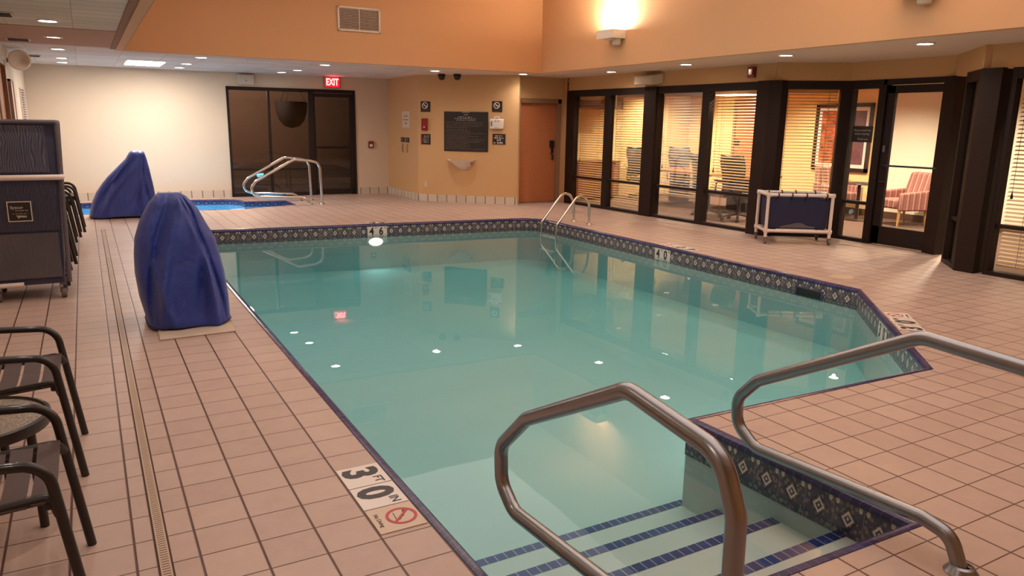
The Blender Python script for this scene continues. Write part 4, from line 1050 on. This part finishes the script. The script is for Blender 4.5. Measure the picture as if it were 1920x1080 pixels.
# ------------------------------------------------------------------ patio chairs
def patio_chair():
    t = thing('patio_chair', 'x', 'chair')
    FR, SL = M['chairframe'], M['slat']
    for s in (-1, 1):
        y = .265*s
        m = MB(); m.tube(fillet([(.25, y, 0), (.175, y, .575), (-.16, y, .60), (-.235, y, .60)], [0, .09, .05, 0], 8), .0165, 12); m.build('arm_frame', FR, t)
        m = MB(); m.tube(fillet([(-.28, .302*s, 0), (-.21, .300*s, .40), (-.33, .297*s, .88)], [0, .12, 0], 6), .0165, 12); m.build('rear_leg', FR, t)
        m = MB(); m.tube(fillet([(.195, y*.98, .40), (.175, y*.84, .445), (0, y*.84, .432), (-.21, y*.84, .405)], [0, .03, .1, 0], 6), .0165, 12); m.build('seat_rail', FR, t)
    m = MB(); m.tube([(-.21, -.235, .405), (-.21, .235, .405)], .011, 10); m.tube(fillet([(-.33, -.297, .88), (-.36, -.26, .90), (-.36, .26, .90), (-.33, .297, .88)], .03), .0165, 10); m.tube([(.165, -.245, .425), (.165, .245, .425)], .011, 10); m.build('cross_bar', FR, t)
    for k in range(5):
        x = .155-k*.082; z = .452-.006*k-.004*(k > 2)
        m = MB(); hw = .034
        m.loft([[(x-hw, y, z+dz-.003), (x+hw, y, z+dz-.003), (x+hw, y, z+dz+.001), (x-hw, y, z+dz+.001)] for y, dz in ((-.240, -.014), (-.225, .004), (-.12, -.004), (0, -.008), (.12, -.004), (.225, .004), (.240, -.014))]); m.build('seat_slat', SL, t)
    for k in range(4):
        q = k/3; z = .60+.22*q; x = -.262-.060*q
        m = MB(); m.loft([[(x-.012+dx, y, z), (x-.008+dx, y, z), (x-.028+dx, y, z+.062), (x-.032+dx, y, z+.062)] for y, dx in ((-.272, .0), (-.12, -.012), (0, -.018), (.12, -.012), (.272, .0))]); m.build('back_slat', SL, t)
    return t
ch = patio_chair(); ch['label'] = 'brown slatted patio chair nearest the camera, in front of the round table'; ch['group'] = 'patio chairs by the wall'; ch.location = (-.365, 2.765, 0)
dup(ch, 'brown slatted patio chair just beyond the round glass table', (-.385, 3.95, 0))
OR4 = ['lowest', 'second from the floor', 'third from the floor', 'topmost']
for i in range(4): dup(ch, 'stacked patio chair, %s in the far stack nearest the spa' % OR4[i], (-.50+.05*i, 11.05, .062*i))['group'] = 'far stack of patio chairs'
for i in range(3): dup(ch, 'stacked patio chair, %s in the stack just behind the tall cart' % (OR4[i] if i < 2 else 'topmost'), (-.54+.05*i, 9.05, .062*i))['group'] = 'stack of patio chairs behind the cart'
t = thing('round_table', 'low round side table with pebbled glass top, between the patio chairs', 'table', (-.475, 3.338, 0))
m = MB(); m.lathe([(.24, .425), (.257, .42), (.262, .44), (.26, .462), (.246, .466), (.24, .455)], n=48, cap=False); m.build('rim', M['chairframe'], t)
m = MB(); m.lathe([(0, .448), (.246, .448), (.246, .456), (0, .456)], n=48, cap=False); m.build('glass_top', M['pebble'], t)
for a in (-.35, 1.22, 2.79, 4.36):
    m = MB(); m.tube([(.20*math.cos(a), .20*math.sin(a), .43), (.21*math.cos(a), .21*math.sin(a), 0)], .0165, 12); m.build('leg', M['chairframe'], t)

# ------------------------------------------------------------------ tall mesh towel cart
t = thing('towel_cart', 'tall towel cart wrapped in dark navy mesh, white handle bar', 'cart', (-.53, 7.95, 0))
def cartbody(mb, x0, x1, y0, y1, z0, z1, lean):
    rings = []
    for k in range(9):
        z = z0+(z1-z0)*k/8; q = k/8; ins = .012 if k in (0, 8) else 0
        a, b = x0-lean*.3*q+ins, x1+lean*q-ins; c, d = y0+ins, y1-ins; r = .03
        ring = []
        for cx, cy, a0 in ((b-r, d-r, 0), (a+r, d-r, PI/2), (a+r, c+r, PI), (b-r, c+r, 1.5*PI)):
            ring += [(cx+r*math.cos(a0+PI/2*j/4), cy+r*math.sin(a0+PI/2*j/4), z+(.0 if 0 < k < 8 else 0)) for j in range(5)]
        rings.append(ring)
    mb.loft(rings)
m = MB(); cartbody(m, -.27, .265, -.24, .34, .14, 1.575, .06); m.build('mesh_cover', M['navyplain'], t, ang=50)
m = MB(); m.bb(-.26, -.248, 1.13, .235, -.238, 1.53); m.build('upper_panel', M['navymesh'], t)
m = MB(); m.tube(fillet([(-.29, -.255, 1.56), (.315, -.255, 1.56), (.33, -.25, 1.55), (.30, -.255, .15)], [.0, .02, .02, 0], 4), .018, 10); m.tube(fillet([(.325, .33, 1.55), (.28, .33, .15)], 0), .018, 10); m.tube([(.33, -.25, 1.555), (.325, .33, 1.555)], .018, 10); m.build('corner_tube', M['greytube'], t)
m = MB(); m.bb(-.26, -.252, .62, .27, -.243, 1.05); m.build('middle_panel', M['navydark'], t)
m = MB(); m.bb(-.25, -.254, .20, .25, -.243, .60); m.build('lower_pocket', M['navygrey'], t, bevel=.003)
m = MB(); m.tube(fillet([(-.29, -.22, 1.09), (-.29, -.315, 1.09), (.325, -.315, 1.09), (.325, -.22, 1.09)], .03), .024, 12); m.build('handle_bar', M['pvc'], t)
m = MB(); m.tube([(-.27, -.24, .15), (-.05, -.24, .15)], .022, 10); m.build('bottom_tube', M['pvc'], t)
m = MB(); m.bb(.275, -.20, .10, .30, -.12, .18); m.build('corner_bumper', M['black'], t)
m = MB(); m.bb(-.105, -.262, .71, .075, -.254, .885); lab = m.build('maker_label', M['signwhite'], t)
m = MB(); m.bb(-.097, -.2635, .718, .067, -.261, .877); m.build('label_panel', M['signblack'], lab)
RX = Matrix.Rotation(PI/2, 3, 'X')
text('Syscor', .036, M['signtext'], lab, -.035, -.264, .832, bold=.001, rot=RX)
m = MB(); r2 = random.Random(8)
def wrow(x0, x1, z, h):
    k = len(m.v); words_row(m, x0, x1, z, h, 0, r2, .15)
    for i in range(k, len(m.v)): v = m.v[i]; m.v[i] = Vector((v.x, -.264-v.z, v.y))
wrow(-.045, .055, .802, .012); wrow(-.07, .045, .776, .008); m.build('small_print', M['signtext'], lab)
m = MB(); m.add([(-.045, -.2645, .765), (.03, -.2645, .760), (.033, -.2645, .745), (-.015, -.2645, .747), (-.028, -.2645, .735)], [(0, 4, 3, 2, 1)]); m.build('emblem', M['signtext'], lab)
for x, y in ((.245, -.20), (-.25, -.20), (.245, .29), (-.25, .29)):
    m = MB(); m.lathe([(0, -.022), (.04, -.022), (.046, -.014), (.046, .014), (.04, .022), (0, .022)], (x, y, .046), 20, 'x', False); w = m.build('caster', M['caster'], t)
    m = MB(); m.bb(x-.03, y-.02, .05, x-.024, y+.02, .14); m.bb(x+.024, y-.02, .05, x+.03, y+.02, .14); m.bb(x-.03, y-.025, .12, x+.03, y+.025, .14); m.build('fork', M['greytube'], w)

# ------------------------------------------------------------------ white pipe towel hamper
t = thing('towel_hamper', 'white pipe towel hamper on casters with a navy mesh bag, by the glass', 'hamper', (8.72, 7.16, 0), math.atan2(-.48, .75))
w, d, zb, zt, r = .445, .50, .19, .70, .023
m = MB()
for x in (-w, w):
    for y in (0, d): m.tube([(x, y, .10), (x, y, zt)], r, 12)
for z in (zb, zt):
    for y in (0, d): m.tube([(-w, y, z), (w, y, z)], r, 12)
    for x in (-w, w): m.tube([(x, 0, z), (x, d, z)], r, 12)
for x in (-w, w):
    for y in (0, d):
        for z in (zb, zt): m.tube([(x-math.copysign(.05, x), y, z), (x+math.copysign(.028, x), y, z)], r*1.18, 12); m.lathe([(0, -.03), (r*1.25, -.03), (r*1.25, .03), (0, .03)], (x, y, z), 12, 'z', False)
m.build('pipe_frame', M['pvc'], t)
m = MB(); iw = w-.035
rings = []
for z, s in ((.215, .90), (.23, .97), (.42, 1.0), (.64, 1.0), (.655, .985), (.64, .965), (.25, .93)):
    c, hx, hy = d/2, iw*s, (d/2-.03)*s
    rings.append([(-hx, c-hy, z), (hx, c-hy, z), (hx, c+hy, z), (-hx, c+hy, z)])
m.loft(rings); m.build('mesh_bag', M['hamper'], t, bevel=.006)
m = MB()
for k in range(40):
    pass
m.loft([[(x, .026, .235), (x, .028, .235+h)] for x, h in ((-.25, .01), (-.18, .035), (-.10, .05), (-.02, .075), (.06, .07), (.10, .05), (.14, .03), (.24, .02))], cap=False, closed=False); m.build('towel_heap_seen_through', M['greytube'], t, recalc=False)
for x in (-.31, -.12, .08, .36):
    for y in (0, d):
        m = MB(); m.tube([(x, y+.03*math.cos(a), zt+.03*math.sin(a)) for a in [2*PI*k/12 for k in range(12)]], .009, 6, True); m.box((x, y+(.03 if y == 0 else -.03), zt-.05), (.022, .006, .07)); m.build('strap', M['black'], t)
for x in (-w, w):
    for y in (0, d):
        m = MB(); m.lathe([(0, -.013), (.036, -.013), (.04, -.008), (.04, .008), (.036, .013), (0, .013)], (x, y-.01, .040), 18, 'x', False); c = m.build('caster', M['caster'], t)
        m = MB(); m.bb(x-.02, y-.02, .045, x-.015, y+.012, .10); m.bb(x+.015, y-.02, .045, x+.02, y+.012, .10); m.bb(x-.02, y-.02, .09, x+.02, y+.015, .102); m.build('fork', M['greytube'], c)

# ------------------------------------------------------------------ deck drain, markers, lids, pool lamp
t = thing('deck_drain', 'long slotted beige drain strip running down the deck', 'drain', (.118, 6.8, 0))
m = MB(); m.bb(-.019, -5.6, .0, .019, 5.6, .004); m.build('grate', M['drain'], t)
for x in (-.0225, .0225):
    m = MB(); m.bb(x-.0035, -5.6, 0, x+.0035, 5.6, .0025); m.build('edge_joint', M['groutdark'], t)
def marker(name, label, o, right, w, body, sup, base=None, group=None, h=.2):
    """deck tile lying flat: reading direction `right`, letters' tops towards up = right turned +90 deg"""
    r = Vector((*right, 0)).normalized(); u = Vector((-r.y, r.x, 0))
    mt = Matrix((r, u, Vector((0, 0, 1)))).transposed().to_4x4(); mt.translation = o
    t = thing(name, label, 'depth marker', group=group, mat=mt)
    m = MB(); m.bb(-w/2+.003, -h/2, 0.0005, w/2-.003, h/2, .004); m.build('tile', base or M['markwhite'], t)
    if body:
        text(body, .215, M['markblack'], t, -.030, -.012, .0045, bold=.009, sx=.95, name='numeral'); text(sup, .058, M['markblack'], t, .058, .052, .0045, sx=1.0, bold=.0008, name='unit_lettering')
    else:
        m = MB(); n = 36; m.add([((.066 if k % 2 else .053)*math.cos(2*PI*(k//2)/n), .025+(.066 if k % 2 else .053)*math.sin(2*PI*(k//2)/n), .0052) for k in range(2*n)], [(2*k, 2*k+1, (2*k+3) % (2*n), (2*k+2) % (2*n)) for k in range(n)])
        m.beam((-.042, .067, .005), (.042, -.017, .005), .011, .0012); m.build('red_circle', M['markred'], t)
        m = MB(); m.beam((-.03, .045, .0046), (.005, .03, .0046), .008, .001); m.beam((.0, .03, .0046), (.028, .005, .0046), .006, .001); m.beam((-.035, .0, .0046), (.03, -.005, .0046), .003, .001); m.lathe([(0, .0042), (.008, .0042), (.008, .0052), (0, .0052)], (-.035, .047, 0), 10, 'z', False); m.build('diver', M['markblack'], t)
        text('No Diving', .026, M['markblack'], t, 0, -.072, .0045, name='lettering')
    return t
XL = .983
marker('depth_marker_tile', 'white deck tile reading 3 FT at the near pool edge', (XL, 3.095, 0), (0, -1), .2085, '3', 'FT', group='near depth marker tiles')
marker('depth_marker_tile', 'white deck tile reading 0 IN at the near pool edge', (XL, 2.885, 0), (0, -1), .2085, '0', 'IN', group='near depth marker tiles')
marker('no_diving_tile', 'beige No Diving deck tile with a red slashed circle, near edge', (XL, 2.675, 0), (0, -1), .2085, None, None, M['markbeige'], group='near depth marker tiles')
e0, e1 = Vector((6.85, 4.757)), Vector((4.971, 2.834)); du = (e1-e0).normalized(); dn = Vector((-du.y, du.x)); 
for k, (b, s, lab) in enumerate(((None, None, 'white No Diving deck tile at the angled pool edge'), ('0', 'IN', 'white deck tile reading 0 IN at the angled pool edge'), ('3', 'FT', 'white deck tile reading 3 FT at the angled pool edge'))):
    p = e0+du*(1.10+.21*k)+dn*.115
    marker('no_diving_tile' if b is None else 'depth_marker_tile', lab, (p.x, p.y, 0), tuple(-du), .2085, b, s, group='depth marker tiles at the angled edge')
for k, (b, s, lab) in enumerate((('4', 'FT', 'white deck tile reading 4 FT above the far pool wall'), ('6', 'IN', 'white deck tile reading 6 IN above the far pool wall'))):
    marker('depth_marker_tile', lab, (4.10-.16*k, 11.61, 0), (-1, 0), .158, b, s, group='depth marker tiles at the far edge')
for k, (b, s, lab) in enumerate((('4', 'FT', 'white deck tile reading 4 FT along the partition side'), ('0', 'IN', 'white deck tile reading 0 IN along the partition side'), (None, None, 'white No Diving deck tile along the partition side'))):
    marker('no_diving_tile' if b is None else 'depth_marker_tile', lab, (6.975, 7.45+.21*k, 0), (0, 1), .2085, b, s, group='depth marker tiles along the partition side')
def wallmarker(label, seg, s, a, b, off, W=.16):
    t = thing('depth_marker_plate', label, 'depth marker', group='depth plates on the waterline tiles', mat=frame(*seg, s, -.105, off))
    m = MB(); m.bb(-W, -.10, 0, W, .072, .004); m.build('plate', M['markwhite'], t)
    text(a, .165, M['markblack'], t, -.092, -.014, .0046, bold=.005, sx=.85, name='numeral'); text(b, .165, M['markblack'], t, .062, -.014, .0046, bold=.005, sx=.85, name='numeral')
    text('FT', .042, M['signdim'], t, -.018, .042, .0046, name='unit_lettering'); text('IN', .042, M['signdim'], t, .134, .042, .0046, name='unit_lettering')
wallmarker('white plate reading 4 FT 6 IN on the far pool wall', ((1.12, 11.78), (6.40, 11.31)), 2.89, '4', '6', .040)
wallmarker('white plate reading 4 FT 0 IN on the pool wall facing the partition', ((6.87, 10.78), (6.85, 4.757)), 2.97, '4', '0', .040)
wallmarker('white plate reading 3 FT 0 IN on the angled pool wall', ((6.85, 4.757), (4.971, 2.834)), 1.31, '3', '0', .040)
t = thing('pool_lamp', 'bright white underwater lamp below the 4 FT 6 IN plate', 'pool light', mat=frame((1.12, 11.78), (6.40, 11.31), 2.86, -.285, .040))
m = MB(); m.lathe([(.115, 0), (.135, .004), (.14, .015), (.12, .022), (.11, .012)], n=28, axis='z', cap=False); m.xf(Matrix.Diagonal((1, .55, 1, 1))); m.build('ring', M['white'], t)
m = MB(); m.lathe([(0, .004), (.112, .004), (.112, .012), (0, .016)], n=28, axis='z', cap=False); m.xf(Matrix.Diagonal((1, .55, 1, 1))); m.build('lens', M['poollens'], t)
t = thing('skimmer_cover', 'round beige skimmer cover set in the deck before the glass door', 'lid', (7.255, 5.30, 0))
m = MB(); m.lathe([(.10, .001), (.125, .004), (.13, .001)], n=32, cap=False); m.build('ring', M['plate'], t)
m = MB(); m.lathe([(0, .001), (.102, .001), (.10, .003), (0, .0035)], n=32, cap=False); m.build('lid', M['markbeige'], t)
t = thing('skimmer_mouth', 'dark skimmer slot in the patterned tile near the pool bend', 'skimmer', mat=frame((6.87, 10.78), (6.85, 4.757), 5.42, -.15, .039))
m = MB(); m.bb(-.17, -.05, 0, .17, .03, .004); m.build('throat', M['black'], t)
m = MB(); m.bb(-.18, .03, 0, .18, .045, .008); m.bb(-.185, -.06, 0, -.165, .045, .008); m.bb(.165, -.06, 0, .185, .045, .008); m.build('frame', M['coping'], t)

# ------------------------------------------------------------------ world and colour
wd = bpy.data.worlds.new('world'); bpy.context.scene.world = wd; wd.use_nodes = True
wd.node_tree.nodes['Background'].inputs[0].default_value = (.01, .012, .02, 1); wd.node_tree.nodes['Background'].inputs[1].default_value = .3
sc = bpy.context.scene
sc.view_settings.view_transform = 'Standard'; sc.view_settings.look = 'None'; sc.view_settings.exposure = 0.
cy = sc.cycles
cy.max_bounces = 8; cy.diffuse_bounces = 4; cy.glossy_bounces = 4; cy.transmission_bounces = 4; cy.transparent_max_bounces = 24; cy.volume_bounces = 0
cy.sample_clamp_indirect = 4; cy.caustics_reflective = False; cy.caustics_refractive = False; cy.use_denoising = True
